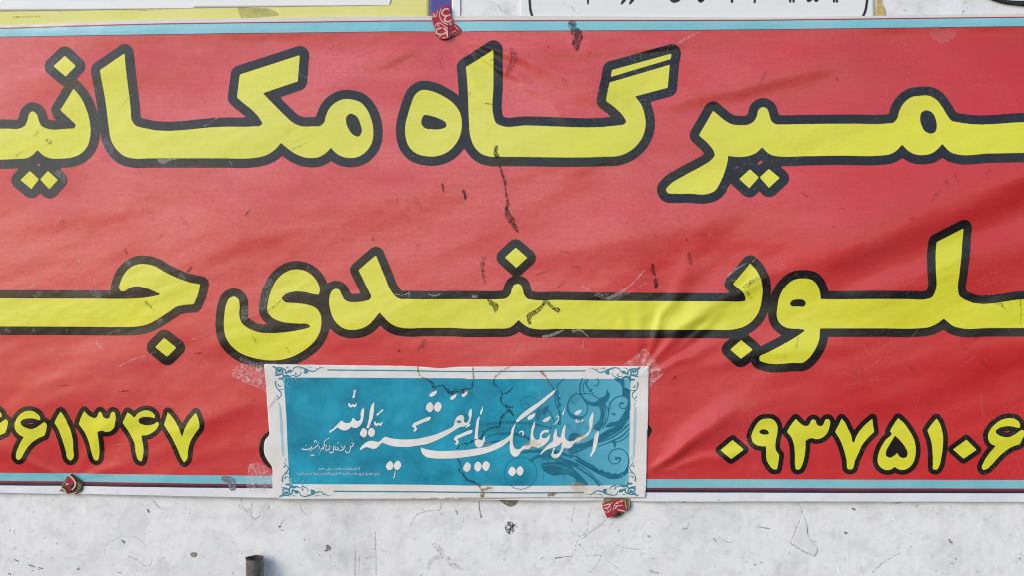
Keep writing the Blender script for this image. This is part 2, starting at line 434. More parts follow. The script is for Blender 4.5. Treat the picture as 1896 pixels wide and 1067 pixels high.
# wall paint with attribute-driven peeled layers
def wall_material():
    m, n, b = nodes('old_white_paint'); p = pos(n)
    c = mix(n, noise(n, p, 5.0, 6, .62, .35, .68), (.795, .795, .80), (.755, .755, .765))
    at = N(n, 'ShaderNodeAttribute', attribute_name='peel')
    c = mix(n, mul(n, at.outputs['Fac'], .4), c, (.66, .665, .68))
    at2 = N(n, 'ShaderNodeAttribute', attribute_name='peel2')
    c = mix(n, mul(n, at2.outputs['Fac'], .4), c, (.80, .80, .80))
    c = mix(n, mul(n, noise(n, p, 8.0, 7, .7, .52, .76), .6), c, (.42, .415, .41))
    c = mix(n, mul(n, noise(n, p, 3.3, 4, .6, .62, .78), .22), c, (.64, .60, .52))
    area = noise(n, p, 9.0, 3, .6, .44, .66)
    c = mix(n, mul(n, mul(n, noise(n, p, 150.0, 5, .75, .61, .68), area), .85), c, (.10, .095, .09))
    c = mix(n, mul(n, noise(n, p, 60.0, 3, .8, .70, .74), .7), c, (.16, .155, .15))
    c = mix(n, mul(n, noise(n, p, 30.0, 7, .72, .50, .72), .42), c, (.44, .44, .445))
    c = mix(n, mul(n, noise(n, pos(n, (1, 1, 1.8), (0, .7, 0)), 16.0, 6, .7, .52, .70), .36), c, (.46, .455, .45))
    # dusty band that has run down from behind the banner
    c = mix(n, mul(n, noise(n, pos(n, (26, 1, 2.0)), 1.0, 4, .6, .58, .80), .28), c, (.48, .45, .41))
    n.links.new(c, b.inputs['Base Color'])
    b.inputs['Roughness'].default_value = .50; b.inputs['Specular IOR Level'].default_value = .35
    h = mul(n, noise(n, p, 90.0, 6, .65, 0, 1), mul(n, noise(n, p, 420.0, 4, .6, 0, 1), .35), 'ADD')
    h = mul(n, h, mul(n, noise(n, p, 26.0, 5, .6, .52, .56), .5), 'ADD')
    bump(n, b, h, .22, .0012)
    return m
M['wall'] = wall_material()

# ------------------------------------------------------------------ the wall
def build_wall():
    xs = np.unique(np.concatenate([np.linspace(-2050, -160, 16), np.arange(-160, -20, 4.0), np.arange(-20, 1917, 1.5), np.arange(1917, 2061, 4.0), np.linspace(2060, 3950, 16)]))
    ys = np.unique(np.concatenate([np.linspace(-1600, -60, 10), np.arange(-60, 62, 3.0), np.linspace(62, 900, 40),
                                   np.arange(904, 1076, 1.4), np.arange(1078, 1130, 4.0), np.linspace(1130, 2233, 14)]))
    X, Y = np.meshgrid(xs, ys)
    edge = np.minimum(sstep(-160, -130, X), sstep(2060, 2030, X))
    Hh = np.minimum(H_wall(X, Y), -0.05)
    V = W(X.ravel(), Y.ravel(), Hh.ravel())
    p, q = peel_mask(X, Y)
    nx, ny = len(xs), len(ys)
    a = (np.arange(ny - 1)[:, None] * nx + np.arange(nx - 1)[None, :]).ravel()
    F = np.stack([a, a + nx, a + nx + 1, a + 1], -1).tolist()
    # thickness: box behind the painted face
    n0 = len(V); back = [(-3.0, .22, -.0), (3.002, .22, -.0), (3.002, .22, 3.8335), (-3.0, .22, 3.8335)]
    V = np.concatenate([V, np.array([(W(xs[0], ys[-1], -220)), W(xs[-1], ys[-1], -220), W(xs[-1], ys[0], -220), W(xs[0], ys[0], -220)])])
    bl, br, tr, tl = n0, n0 + 1, n0 + 2, n0 + 3
    F.append([bl, tl, tr, br])
    F.append([bl, br] + list(range((ny - 1) * nx + nx - 1, (ny - 1) * nx - 1, -1)))
    F.append([tr, tl] + list(range(0, nx)))
    F.append([tl, bl] + [(k * nx) for k in range(ny - 1, -1, -1)])
    F.append([br, tr] + [(k * nx + nx - 1) for k in range(0, ny)])
    pad = np.zeros(4)
    o = mesh_obj('wall', V, F, M['wall'], None, True, {'peel': np.concatenate([p.ravel(), pad]), 'peel2': np.concatenate([q.ravel(), pad])})
    tag(o, 'old white painted plaster wall behind the red banner', 'wall', kind='structure')
    return o
b1, b2, b3, b4 = '@B1 ', '@B2 ', '@B3 ', '@B4 '
for _s in (b1 + '1090,240 1120,270 1150,310 1180,335', b1 + '1760,245 1775,320 1815,360', b1 + '760,660 790,590 900,540 1000,550 1060,600 1080,650', b1 + '940,680 1010,710 1060,750 1100,740 1110,690', b1 + '1100,350 1180,335 1240,350 1200,420 1120,400 1095,370',
           b1 + '510,590 540,630 600,640', b1 + '770,380 750,420', b1 + '1130,575 1190,590 1150,610', b2 + '95,150 105,215 140,245', b2 + '165,185 155,240 175,290 205,280 235,210 200,175 165,185', b2 + '480,200 490,240 520,265', b2 + '690,320 708,358', b2 + '965,380 968,500 970,657', b2 + '835,500 832,657', b2 + '1190,340 1230,270 1300,240 1390,225 1390,180', b2 + '1640,180 1645,240 1655,280',
           b3 + '632,200 632,430 660,435 710,390 720,310 745,230', b3 + '850,305 800,360 740,400 690,440 640,470 600,490', b3 + '660,490 705,550', b3 + '720,690 780,640 800,570 730,575', b3 + '880,470 930,500 1000,520 1120,530', b3 + '850,610 900,640 970,700', b3 + '760,470 750,500 790,540 830,480 810,450', b3 + '900,570 890,610 960,620 980,560', b3 + '1630,430 1650,390 1690,430 1750,450 1740,480 1690,475 1660,440', b3 + '1120,230 1180,200 1200,260',
           b4 + '365,270 385,330 370,400 340,470 310,540', b4 + '310,540 350,570 410,605 470,632', b4 + '415,420 430,480 410,520', b4 + '870,740 950,670 1060,610', b4 + '940,300 980,325', b4 + '560,400 520,450', b4 + '1640,620 1700,625 1730,680', b4 + '1800,680 1810,740', b4 + '575,640 620,590', b4 + '620,690 630,740', b4 + '460,560 490,490'):
    CARVE.append(stroke(_s, 1, jag=.5))
wall = build_wall()

# ------------------------------------------------------------------ the banner sheet
X0, X1 = -160, 2060
XT = dict(
    top=([0, 250, 480, 820, 940, 1180, 1400, 1600, 1896], [48, 38.5, 35, 30, 30.5, 32, 34, 31.5, 26]),
    pk=([0, 250, 480, 820, 940, 1400, 1896], [51.0, 44.5, 41.5, 36.6, 37.2, 37.0, 31.6]),
    mr=([0, 250, 480, 820, 940, 1400, 1896], [52.4, 45.8, 42.7, 38.0, 38.6, 38.2, 32.8]),
    bl=([0, 250, 480, 820, 940, 1400, 1896], [54.8, 48.2, 45.1, 40.3, 41.0, 40.5, 35.0]),
    pl=([0, 250, 480, 820, 940, 1180, 1420, 1896], [69, 66.2, 63.2, 59.2, 58.8, 57.8, 56.0, 50.8]),
    rd=([0, 250, 480, 820, 940, 1180, 1420, 1896], [70.2, 67.4, 64.4, 60.3, 59.9, 58.9, 57.1, 51.9]),
    rb=([0, 250, 480, 1200, 1400, 1896], [875.7, 878, 880.3, 887, 887.6, 888.7]),
    bb=([0, 250, 480, 1200, 1400, 1896], [890.4, 893, 896, 903, 903.2, 904.4]),
    mb=([0, 250, 480, 1200, 1400, 1896], [894.2, 896.8, 899.4, 906.6, 907, 908.6]),
    nb=([0, 250, 480, 1200, 1400, 1896], [899.0, 901.2, 903.6, 911.8, 912.2, 913.2]),
    bot=([0, 250, 480, 950, 1200, 1896], [912.6, 916, 920.5, 925.5, 928, 928.6]))
def edge(k):
    a, b = XT[k]
    wob = 0.0
    def f(x):
        y = np.interp(x, a, b)
        sl = (b[1] - b[0]) / (a[1] - a[0]); sr = (b[-1] - b[-2]) / (a[-1] - a[-2])
        y = y + np.where(x < a[0], (x - a[0]) * sl * .6, 0) + np.where(x > a[-1], (x - a[-1]) * sr * .6, 0)
        return y + (1.1 * (fbm(x, x * 0 + 3, 3, 120.0) - .5) if k in ('top', 'bot') else 0)
    return f
def strip(name, k0, k1, rows, mat, parent, lift=0.0, thick=0.0):
    xs = np.arange(X0, X1 + 1, 5.0); y0 = edge(k0)(xs); y1 = edge(k1)(xs)
    t = np.linspace(0, 1, rows + 1)[:, None]
    Y = y0[None, :] * (1 - t) + y1[None, :] * t; X = np.repeat(xs[None, :], rows + 1, 0)
    V = W(X.ravel(), Y.ravel(), (H_banner(X, Y) + lift).ravel()); nx = len(xs)
    a = (np.arange(rows)[:, None] * nx + np.arange(nx - 1)[None, :]).ravel()
    F = np.stack([a, a + nx, a + nx + 1, a + 1], -1).tolist()
    if thick: V, F = rim(V, F, thick)
    return mesh_obj(name, V, F, mat, parent)
banner = thing('banner', 'large red vinyl banner with black-edged yellow lettering nailed to the wall', 'banner', 948, 928, 0)
tag(strip('backing_sheet', 'top', 'bot', 170, M['hem'], banner, -1.3, 0.5))
strip('upper_hem', 'top', 'pk', 2, M['hem'], banner)
strip('pink_line', 'pk', 'mr', 1, M['pink'], banner)
strip('maroon_line', 'mr', 'bl', 1, M['maroon'], banner)
strip('blue_stripe', 'bl', 'pl', 4, M['cyan'], banner)
strip('purple_line', 'pl', 'rd', 1, M['navy'], banner)
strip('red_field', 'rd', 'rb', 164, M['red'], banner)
strip('blue_stripe', 'rb', 'bb', 4, M['cyan'], banner)
strip('maroon_line', 'bb', 'mb', 1, M['maroon'], banner)
strip('navy_line', 'mb', 'nb', 2, M['navy'], banner)
strip('lower_hem', 'nb', 'bot', 4, M['hem2'], banner)

# ------------------------------------------------------------------ banner lettering (one black outline per word, yellow letters on it)
def hole(s): return ('hole', poly(s)[1])
def dia(s): return poly(' '.join(t if t[0] == '@' else t + '*' for t in s.split()))
def word(groups, off, cell_o=3.0, cell_f=2.2, name='letter'):
    allit = [it for g in groups for it in g if it[0] != 'hole']
    o = patch('lettering_outline', allit, H_banner, .35, M['black'], banner, cell_o, off)
    for g in groups: patch(name, g, H_banner, .7, M['yellow'], o, cell_f)
    return o

# first line, left word (runs out of the picture)
word([[poly('@R1 -330,595* 60,595 130,594 163,578 180,540 192,503 212,489 234,503 250,545 268,580 297,594 440,595 468,593 478,578 450,545 383,482* 466,350* 510,405 545,480 567,570 567,650 550,705 510,750 450,775 390,780 330,780 280,762 243,727* 215,757 175,778 140,781 -330,783*')],
      [dia('@R1 412,148 482,212 420,278 343,213')],
      [dia('@R1 197,856 253,908 207,968 138,912')], [dia('@R1 308,856 370,912 318,970 260,908')]], 17.0)
word([[poly('@R2 305,165* 120,293* 127,340 150,480 172,640 185,740 205,830 250,900 310,945 370,960 500,960 850,960 @R3 0,960 180,960 260,950 330,925 385,885 420,843* 465,880 530,925 590,950 640,957 700,952 745,930 780,900 797,878* 830,915 880,945 950,957 1020,940 1075,895 1110,830 1118,750 1105,670 1070,590 1020,535 960,515 890,513 830,540 785,585 760,640 745,690 715,715 670,717 580,717 520,695 450,635 370,555 285,468* 548,378* 562,178* 108,325* 88,500* 270,675 281,698 262,714 220,718 0,720 @R2 440,728 390,712 358,670 350,600 330,420'),
       hole('@R3 945,622 990,640 1020,700 1030,760 1005,795 965,780 930,735 912,680 918,640')]], 17.0)
word([[poly('@R4 250,443 330,450 420,490 500,550 545,620 556,700 545,780 510,850 450,910 370,942 280,942 200,915 150,860 130,790 130,700 150,620 175,540 205,475'),
       hole('@R4 270,632 320,637 390,660 435,690 440,715 400,735 330,738 275,728 250,695 255,655')],
      [poly('@R4 795,138* 587,268* 597,380 605,560 610,680 620,790 650,870 705,925 770,947 850,948 @R5 200,948 900,948 1000,942 1080,910 1150,850 1195,770 1208,690 1198,620 1170,545 1128,490* 1375,425* 1390,250* 935,385* 920,450 906,525* 980,580 1045,650 1060,682 1040,702 990,710 300,710 110,710 75,690 60,650 57,400')],
      [dia('@R5 1405,165 1398,207 943,343 953,290')]], 17.0)
word([[poly('@R6 487,270* 380,455* 465,535 495,580 500,605 470,645 400,690 270,760 150,840 132,865 145,893 190,898 300,898 455,898 495,880 545,805 580,720 600,640 603,610* 650,618 720,618 780,605 825,580 858,547* 895,585 935,608 975,615 1200,615 @R7 300,613 600,613 660,605 715,575 755,530* 790,570 840,602 910,612 970,600 1020,565 1055,527* 1085,565 1120,595 1150,605 1400,602 2300,590* 2300,355* 1707,362 1180,363 1130,350 1100,310 1060,240 1020,190 970,162 900,160 835,170 780,210 745,265 725,330 700,360 650,368 400,370 0,372 @R6 1000,374 960,372 930,350 912,300 895,255 860,243 835,258 815,320 790,355 750,375 690,378 630,372 580,345 530,305'),
       hole('@R7 940,270 985,285 1010,330 1018,390 1005,435 970,448 930,430 905,380 898,320 910,285')],
      [dia('@R6 765,713 832,775 758,858 683,787')], [dia('@R6 908,710 988,780 905,856 838,775')]], 17.0)
# second line
word([[poly('@S1 -560,420* 0,420 800,422 1120,422 1220,415 1300,402 1365,388* 1280,350 1200,322 1140,318 1095,335 1060,358 1030,360 1012,335 1020,290 1050,220 1100,165 1160,135 1230,130 1300,145 1400,200 1530,260 1600,283 1688,300* 1670,380 1633,470* 1560,475 1490,490 1430,530 1340,590 1240,640 1140,658 1050,660 700,658 0,655 -560,652*')],
      [dia('@S1 1388,750 1490,832 1412,908 1313,828')]], 15.5)
word([[poly('@S2 195,468 230,490 240,540 238,620 260,680 320,725 400,752 500,757 600,750 700,735 770,718 797,705 780,690 700,682 560,665 490,630 460,590 465,500 490,410 530,335 590,280 660,252 730,255 800,290 850,350 870,410 862,455* 820,448 740,430 660,430 600,450 570,485 590,507 680,520 780,535 840,560 875,610 882,680 870,750 830,820 750,890 660,940 560,968 450,970 340,950 240,910 170,850 130,780 117,700 120,620 135,530 160,482')],
      [poly('@S3 195,513 235,515 262,560 290,610 330,628 400,630 470,620 515,605 528,578* 412,340* 568,205* 640,380 715,545 745,580 780,600 850,603 1300,604 @S4 150,625 290,625 360,615 395,580 410,530 425,500 455,490 485,500 500,540 515,590 540,620 590,630 800,631 @S5 0,482 500,485 1000,487 1110,487 1142,480 1135,445 1045,352* 1175,197* 1215,240 1250,310 1268,380 1265,470 1245,560 1200,630 1130,680 1040,702 900,703 500,702 0,700 @S4 800,880 600,880 550,868 505,840 464,803* 430,840 390,868 350,877 290,877 0,877 @S3 1300,865 1000,863 800,862 750,850 690,815 640,765 602,722* 560,775 510,830 450,865 380,880 300,873 240,840 190,780 160,700 150,640 155,580 175,530')],
      [dia('@S4 440,178 540,265 445,352 347,262')], [dia('@S5 1108,780 1195,853 1105,923 1025,852')]], 15.5)
word([[poly('@S6 680,310 740,325 780,370 798,420 805,470* 1000,471 @S7 0,675 400,675 530,675 575,660 597,620 598,450 600,330 607,240* 812,135* 800,280 780,470 772,600 785,650 820,675 1297,675 1900,675* 1900,895* 1297,895 1000,895 790,895 740,880 700,850 668,823* 620,860 550,890 480,897 200,897 @S6 1000,692 800,692* 790,780 760,850 710,920 670,950 600,952 380,950 345,935 343,905 390,880 560,790 650,735 692,704* 640,696 600,695 540,685 495,650 475,600 480,530 495,450 530,380 590,325'),
       hole('@S6 575,510 585,485 630,472 680,480 693,505 685,522 630,525 585,522')]], 15.5)
# telephone number
SIX = '@D1 440,155 500,160 560,195 600,240 605,290* 560,280 510,265 440,262 370,275 325,310 335,350 390,390 480,412 540,395 600,355 670,318 692,345 685,420 660,505* 580,540 500,590 430,660 370,750 320,835 290,848 262,825 265,750 300,650 370,525* 310,495 260,440 240,370 255,300 300,225 370,175'
word([[poly(SIX, -550, -38)], [poly(SIX)],
      [poly('@D1 885,165* 930,230 985,340 1030,460 1052,570 1055,700 1050,830 1010,862 980,840 950,720 900,540 850,410 800,325* 840,240')],
      [poly('@D1 1215,160* 1260,210 1320,250 1370,258 1400,235 1415,190 1440,168 @D2 90,190 110,240 150,265 195,260 215,210 245,170 275,180 287,230 283,320 260,400 210,445 150,455 100,435 30,455* 40,520 53,650 50,780 30,850 5,860 @D1 1350,845 1330,800 1310,720 1280,600 1220,460 1138,345* 1170,250')],
      [poly('@D2 455,175* 500,210 555,255* 590,205 650,165 720,150 780,165 825,200 842,240 835,262* 790,250 720,243 650,250 610,285 620,325 680,355 760,360 820,345 880,315 893,335 870,400 800,465 720,500 645,503* 660,570 678,680 672,800 645,868 610,850 580,780 545,600 490,490 385,325* 430,235')],
      [poly('@D2 1020,175* 1090,250 1150,340 1195,430 1225,525* 1270,400 1330,290 1420,180* 1450,250 1472,330 1472,395* 1400,490 1345,580 1310,700 1285,850 1255,878 1225,840 1150,670 1080,530 968,352* 995,270')]],
     8.6, 2.0, 1.6, 'digit')
word([[poly('@PX 524,801 548,814 552,836 542,855 520,862 500,854 491,834 497,812')]], 9.0, 2.0, 1.6, 'digit')
word([[dia('@PX 1178,775 1197,797 1182,822 1158,800')]], 9.0, 2.0, 1.6, 'digit')
word([[dia('@D3 340,492 495,625 318,760 168,635')],
      [poly('@D3 800,190 870,190 930,225 965,290 968,380 945,500 938,590 950,640 995,700* 985,800 965,905* 915,905 860,850 815,760 808,660 808,580* 740,578 670,560 620,510 605,450 630,350 680,260 735,205'),
       hole('@D3 715,380 735,350 790,342 830,360 845,405 810,415 745,408')],
      [poly('@D3 1225,190* 1270,240 1330,285 1390,290 1420,260 1440,215 1470,200 1500,215 1520,270 1560,295 @D4 65,293 95,255 120,205 155,195 182,225 175,310 140,400 80,455 10,480 @D3 1500,478 1445,465 1365,500* 1362,620 1345,750 1310,860 1280,905 1235,905 1218,840 1215,700 1200,560 1165,460 1100,375* 1150,290')],
      [poly('@D4 345,190* 390,240 440,340 485,430 500,525* 525,525* 570,420 650,310 780,190* 790,280 808,380* 720,460 640,560 590,670 540,780 490,905 445,905 420,780 375,610 320,480 255,375* 300,290')],
      [poly('@D4 1145,185* 1220,250 1300,360 1360,470 1390,600 1385,720 1350,820 1280,890 1200,915 1130,895 1092,870* 1050,900 980,915 900,880 860,820 860,720 900,600 960,500 1050,390 1025,370* 1080,280'),
       hole('@D4 1100,430* 1170,500 1240,590 1275,670 1265,730 1210,745 1165,725 1130,675* 1085,715 1030,740 975,715 975,650 1020,560')],
      [poly('@D5 235,190* 275,250 305,340 325,460 320,600 300,740 265,870 240,905 190,905 183,820 180,680 160,520 105,360* 160,280')],
      [dia('@D5 650,485 795,630 612,757 465,625')],
      [poly('@D5 1260,185 1330,195 1385,235 1405,290 1395,325* 1340,312 1260,298 1170,305 1100,330 1060,375 1100,420 1180,450 1240,452 1320,420 1450,355 1470,380 1445,460 1400,555* 1300,585 1200,650 1100,740 1000,850 920,910 885,912 872,885 900,800 960,700 1065,575* 1000,550 960,490 955,410 990,340 1080,250 1170,200')]],
     8.8, 2.0, 1.6, 'digit')

# ------------------------------------------------------------------ wear on the banner: tyre-black smears, scratches, rubbed ink
M['smear'] = film('black_smear', (.016, .011, .011), .95, 480.0, .40, .60, stretch=(1, 1, .5))
M['smear_soft'] = film('soft_grime', (.04, .025, .025), .75, 480.0, .44, .68, stretch=(1, 1, .5))
M['scratch'] = film('white_scratch', (.66, .56, .56), .8, 600.0, .40, .68)
M['rub'] = film('rubbed_white', (.46, .46, .48), .7, 520.0, .46, .70, rot=(0, .6, 0), stretch=(.5, 1, 1.4))
def mark(name, items, mat, lift=1.0, cell=1.5, H=H_banner, parent=banner, en=.8):
    return patch(name, items, H, lift, mat, parent, cell, 0, 0, en)
mark('smear', [stroke('@G3 262,575 255,610 262,628', [10, 20, 26]), stroke('@G3 272,670 290,720 300,760 305,800 312,850 306,890 330,930 360,990', [6, 14, 7, 6, 22, 18, 24, 5], jag=.5)], M['smear'])
mark('smear', [stroke('@G3 622,-10 630,20 655,40 640,80 645,115', [30, 26, 40, 30, 14], jag=.6)], M['smear'])
mark('smear', [stroke('@G3 330,115 340,150 325,200 300,240', [20, 36, 30, 8])], M['smear_soft'])
mark('smear', [stroke('@S4 205,630 235,660 270,690 258,735', [20, 44, 50, 10])], M['smear'])
mark('smear', [stroke('@S4 560,830 555,770 610,735 670,680 690,640', [30, 44, 38, 26, 30]), stroke('@S4 700,640 750,690 800,720', [30, 30, 44])], M['smear'])
mark('smear', [stroke('@S5 440,205 440,240 460,285', [20, 34, 14]), stroke('@S5 465,320 462,380', [34, 26])], M['smear'])
mark('smear', [stroke('@S5 690,10 700,30', [12, 24]), stroke('@S5 715,120 725,190', [30, 34])], M['smear_soft'])
mark('smear', [stroke('@S3 1005,985 990,1010 940,1060', [40, 50, 14])], M['smear_soft'])
mark('smear', [stroke('@S3 1530,230 1520,300 1545,460', [30, 40, 16])], M['smear_soft'])
mark('smear', [stroke('@S4 190,245 165,330 155,420', [8, 24, 20])], M['smear_soft'])
mark('smear', [stroke('@S4 620,410 700,385 790,365', [22, 12, 8]), stroke('@S4 850,475 805,515', [16, 16]), stroke('@S4 820,205 890,220', [16, 26]), stroke('@S4 930,335 990,350', [30, 20])], M['smear_soft'])
mark('smear', [stroke('@S5 1230,310 1180,340 1130,380', [30, 34, 26]), stroke('@S5 1150,420 1190,465', [20, 24])], M['smear_soft'])
mark('smear', [stroke('@S7 1060,700 1110,725 1135,755', [22, 24, 6]), stroke('@S7 1250,680 1255,780 1250,870', [20, 9, 6])], M['smear_soft'])
mark('smear', [stroke('@S7 130,860 200,843', [5, 4])], M['smear'])
mark('smear', [stroke('@S1 1060,5 1075,45', [10, 10]), stroke('@S1 1620,150 1590,190', [10, 18]), stroke('@S1 1640,880 1710,870', [12, 10])], M['smear'])
mark('smear', [stroke('@S1 1090,510 1250,435', [5, 5]), stroke('@S1 1240,460 1300,520', [34, 12])], M['smear_soft'])
mark('smear', [stroke('@R1 110,770 140,740', [14, 8]), stroke('@R1 300,665 325,680', [20, 26]), stroke('@R1 225,640 245,615', [10, 14])], M['smear_soft'])
mark('smear', [stroke('@R3 505,890 560,868 608,845', [18, 8, 4])], M['smear_soft'])
mark('smear', [stroke('@G3 100,790 110,830', [16, 12]), stroke('@G3 0,760 4,790', [10, 10]), stroke('@G3 506,95 508,112', [5, 5])], M['smear'])
mark('smear', [stroke('@R4 810,870 820,945', [26, 40])], M['smear_soft'])
for k in range(30):
    x, y = random.uniform(0, 1896), random.choice([random.uniform(300, 470), random.uniform(620, 760), random.uniform(80, 240)])
    if 480 < x < 1210 and y > 660: continue
    a = random.uniform(-1, 1); L = random.uniform(3, 20)
    mark('speck', [('stroke', np.array([[x, y], [x + L * .5 * math.cos(a), y + L * .5 * math.sin(a) + random.uniform(-1, 1)], [x + L * math.cos(a), y + L * math.sin(a)]]), np.array([.5, random.uniform(.6, 1.5), .3]))],
         M['smear_soft'] if k % 2 else M['smear'], 1.05, .8)
M['hair'] = film('hairline_scratch', (.62, .40, .40), .55, 500.0, .38, .70)
M['haze_grime'] = film('thin_grime', (.13, .03, .035), .5, 240.0, .44, .75, stretch=(1, 1, .5))
for k in range(52):
    x, y = random.uniform(0, 1896), random.choice([random.uniform(310, 460), random.uniform(620, 760), random.uniform(90, 210), random.uniform(640, 880)])
    if 480 < x < 1210 and y > 650: continue
    a = random.uniform(-.9, .5) + (1.4 if random.random() < .3 else 0); L = random.uniform(10, 46); b_ = random.uniform(-3, 3)
    mark('scratch', [('stroke', np.array([[x, y], [x + L * .5 * math.cos(a), y + L * .5 * math.sin(a) + b_], [x + L * math.cos(a), y + L * math.sin(a)]]), np.array([.35, random.uniform(.5, .9), .3]))], M['hair'], 1.0, .8, en=.25)
for k in range(34):
    x, y = random.uniform(0, 1896), random.choice([random.uniform(300, 470), random.uniform(620, 700), random.uniform(90, 230)])
    if 480 < x < 1210 and y > 650: continue
    a = random.uniform(.6, 2.4); L = random.uniform(8, 34)
    mark('smear', [('stroke', np.array([[x, y], [x + L * .5 * math.cos(a), y + L * .5 * math.sin(a)], [x + L * math.cos(a), y + L * math.sin(a)]]), np.array([1.0, random.uniform(2.0, 5.0), 1.0]))], M['haze_grime'], .95, 1.4, en=1.2)
mark('scratch', [stroke('@G3 1130,82 1180,55 1235,28', [9, 7, 5], jag=.3)], M['scratch'])
mark('scratch', [stroke('@S1 970,1005 1060,965 1150,925 1260,890', [8, 7, 10, 7], jag=.3), stroke('@S1 1590,772 1680,745 1800,693', [8, 6, 5], jag=.3), stroke('@S1 1280,880 1330,865', [6, 5]), stroke('@S1 1480,802 1530,790', [8, 5])], M['scratch'])
mark('scratch', [stroke('@S1 770,240 778,265 750,290', [12, 10, 6]), stroke('@S1 820,775 850,820 890,840', [10, 22, 8]), stroke('@S1 300,300 280,320', [18, 24]), stroke('@S1 230,330 215,335', [14, 12]), stroke('@S1 680,95 685,115', [24, 20])], M['scratch'])
mark('rub', [stroke('@S1 310,400 340,385 360,370', [30, 40, 28]), stroke('@S1 800,360 830,385 860,405', [70, 60, 20]), stroke('@S1 930,370 936,385', [18, 20]), stroke('@S1 640,350 690,352', [20, 14])], M['rub'])
mark('rub', [stroke('@S1 75,690 95,700', [30, 34]), stroke('@S1 295,680 310,700', [24, 12]), stroke('@S1 570,680 580,700', [14, 12]), stroke('@S1 920,725 960,700 1010,690', [14, 14, 18]), stroke('@S1 1080,110 1100,130', [40, 34]), stroke('@S1 1530,230 1550,245', [44, 34]), stroke('@S1 1340,615 1370,600', [40, 30])], M['rub'])
mark('rub', [stroke('@S5 0,432 80,450 150,455 230,430', [20, 50, 50, 22])], M['rub'], en=1.5)
mark('scratch', [stroke('@S5 100,470 240,390 390,230', [14, 16, 4], jag=.4), stroke('@S5 230,440 400,340', [8, 4], jag=.4)], M['scratch'])
mark('scratch', [stroke('@S4 680,950 760,930 850,890', [26, 20, 8], jag=.5), stroke('@S4 930,900 980,890 1060,950', [24, 12, 8], jag=.5), stroke('@S4 1010,1050 1020,990', [10, 10], jag=.5), stroke('@S4 1005,510 1080,560', [16, 12], jag=.5)], M['scratch'])
mark('scratch', [stroke('@S3 745,560 800,570 870,545', [8, 10, 8], jag=.3), stroke('@S3 868,530 868,580', [9, 12]), stroke('@S3 1030,560 1090,575 1180,540', [6, 14, 5], jag=.3), stroke('@S3 1440,580 1470,585', [24, 14], jag=.3)], M['scratch'])
mark('rub', [stroke('@R2 560,970 600,985 640,970 700,965', [10, 40, 22, 8])], M['scratch'])
mark('scratch', [stroke('@R2 910,715 960,690 1015,652', [8, 7, 5]), stroke('@R2 1100,980 1120,1015', [8, 6])], M['scratch'])
mark('rub', [stroke('@R2 165,840 185,880 200,920', [60, 70, 30])], M['rub'])
mark('rub', [stroke('@R1 370,870 400,890 410,920', [40, 46, 20])], M['rub'])
mark('rub', [stroke('@S2 470,350 440,450 420,550', [60, 70, 60])], M['rub'])
mark('rub', [stroke('@S2 280,560 275,640', [50, 40]), stroke('@S2 250,960 350,1000 520,1000', [24, 34, 20])], M['rub'])
mark('scratch', [stroke('@S2 290,640 350,615 400,590', [10, 7, 7]), stroke('@S2 760,260 795,205', [7, 6])], M['scratch'])
mark('crease', [stroke('@S2 465,580 510,550 565,500', [9, 10, 8], jag=.3)], M['smear_soft'])
mark('scratch', [stroke('@S5 980,330 1085,318', [7, 4]), stroke('@S5 1010,290 1080,230 1150,190', [14, 8, 6], jag=.6), stroke('@S5 1160,210 1220,155', [6, 4])], M['scratch'])
M['pale_rub'] = film('pale_rubbed_patch', (.66, .42, .42), .28, 400.0, .25, .8)
mark('rub', [blob(1738, 67, 14, asp=1.5)], M['pale_rub'], en=3)
mark('rub', [stroke('@B1 1650,100 1700,120 1710,165', [40, 60, 50])], film('grey_residue', (.20, .22, .23), .85, 90.0, .30, .5))

# ------------------------------------------------------------------ pasted poster
M['paper'] = plain('poster_paper', (.74, .72, .70), (.66, .62, .58), 14.0, .55, .35, .7, .12, 180.0)
def poster_blue():
    m, n, b = nodes('poster_blue_ink'); p = pos(n)
    g = N(n, 'ShaderNodeNewGeometry'); s = N(n, 'ShaderNodeSeparateXYZ'); n.links.new(g.outputs['Position'], s.inputs[0])
    # printed: deep turquoise on the left and below, paler blue in the upper right corner
    r = N(n, 'ShaderNodeMapRange'); r.inputs['From Min'].default_value = .02; r.inputs['From Max'].default_value = .24
    n.links.new(s.outputs['X'], r.inputs['Value'])
    c = mix(n, noise(n, p, 13.0, 7, .7, .34, .68), (.003, .155, .250), (.018, .350, .500))
    c = mix(n, mul(n, r.outputs[0], .8), c, (.17, .49, .62))
    c = mix(n, mul(n, noise(n, p, 500.0, 3, .7), .22), c, (.06, .36, .50))
    c = mix(n, mul(n, noise(n, pos(n, (30, 1, 1)), 7.0, 4, .6, .58, .75), .18), c, (.02, .17, .27))
    c = mix(n, mul(n, noise(n, p, 17.0, 5, .7, .58, .75), .3), c, (.06, .19, .20))
    n.links.new(c, b.inputs['Base Color']); b.inputs['Roughness'].default_value = .55; b.inputs['Specular IOR Level'].default_value = .2
    bump(n, b, noise(n, p, 200.0, 5, .65, 0, 1), .15, .0006); return m
M['pblue'] = poster_blue()
M['pteal'] = plain('poster_dark_teal_ink', (.006, .125, .205), (.015, .18, .27), 60.0, .5, .35, 1.0, .12, 200.0)
M['pline'] = plain('poster_line_ink', (.012, .19, .27), (.05, .28, .36), 60.0, .5, .35, 1.0, .12, 200.0)
M['pline_soft'] = plain('poster_faded_line_ink', (.28, .50, .57), (.40, .56, .60), 60.0, .5, .35, 1.0, .12, 200.0)
M['pwhite'] = plain('poster_white_ink', (.78, .76, .74), (.72, .66, .58), 30.0, .5, .35, .8, .12, 200.0)
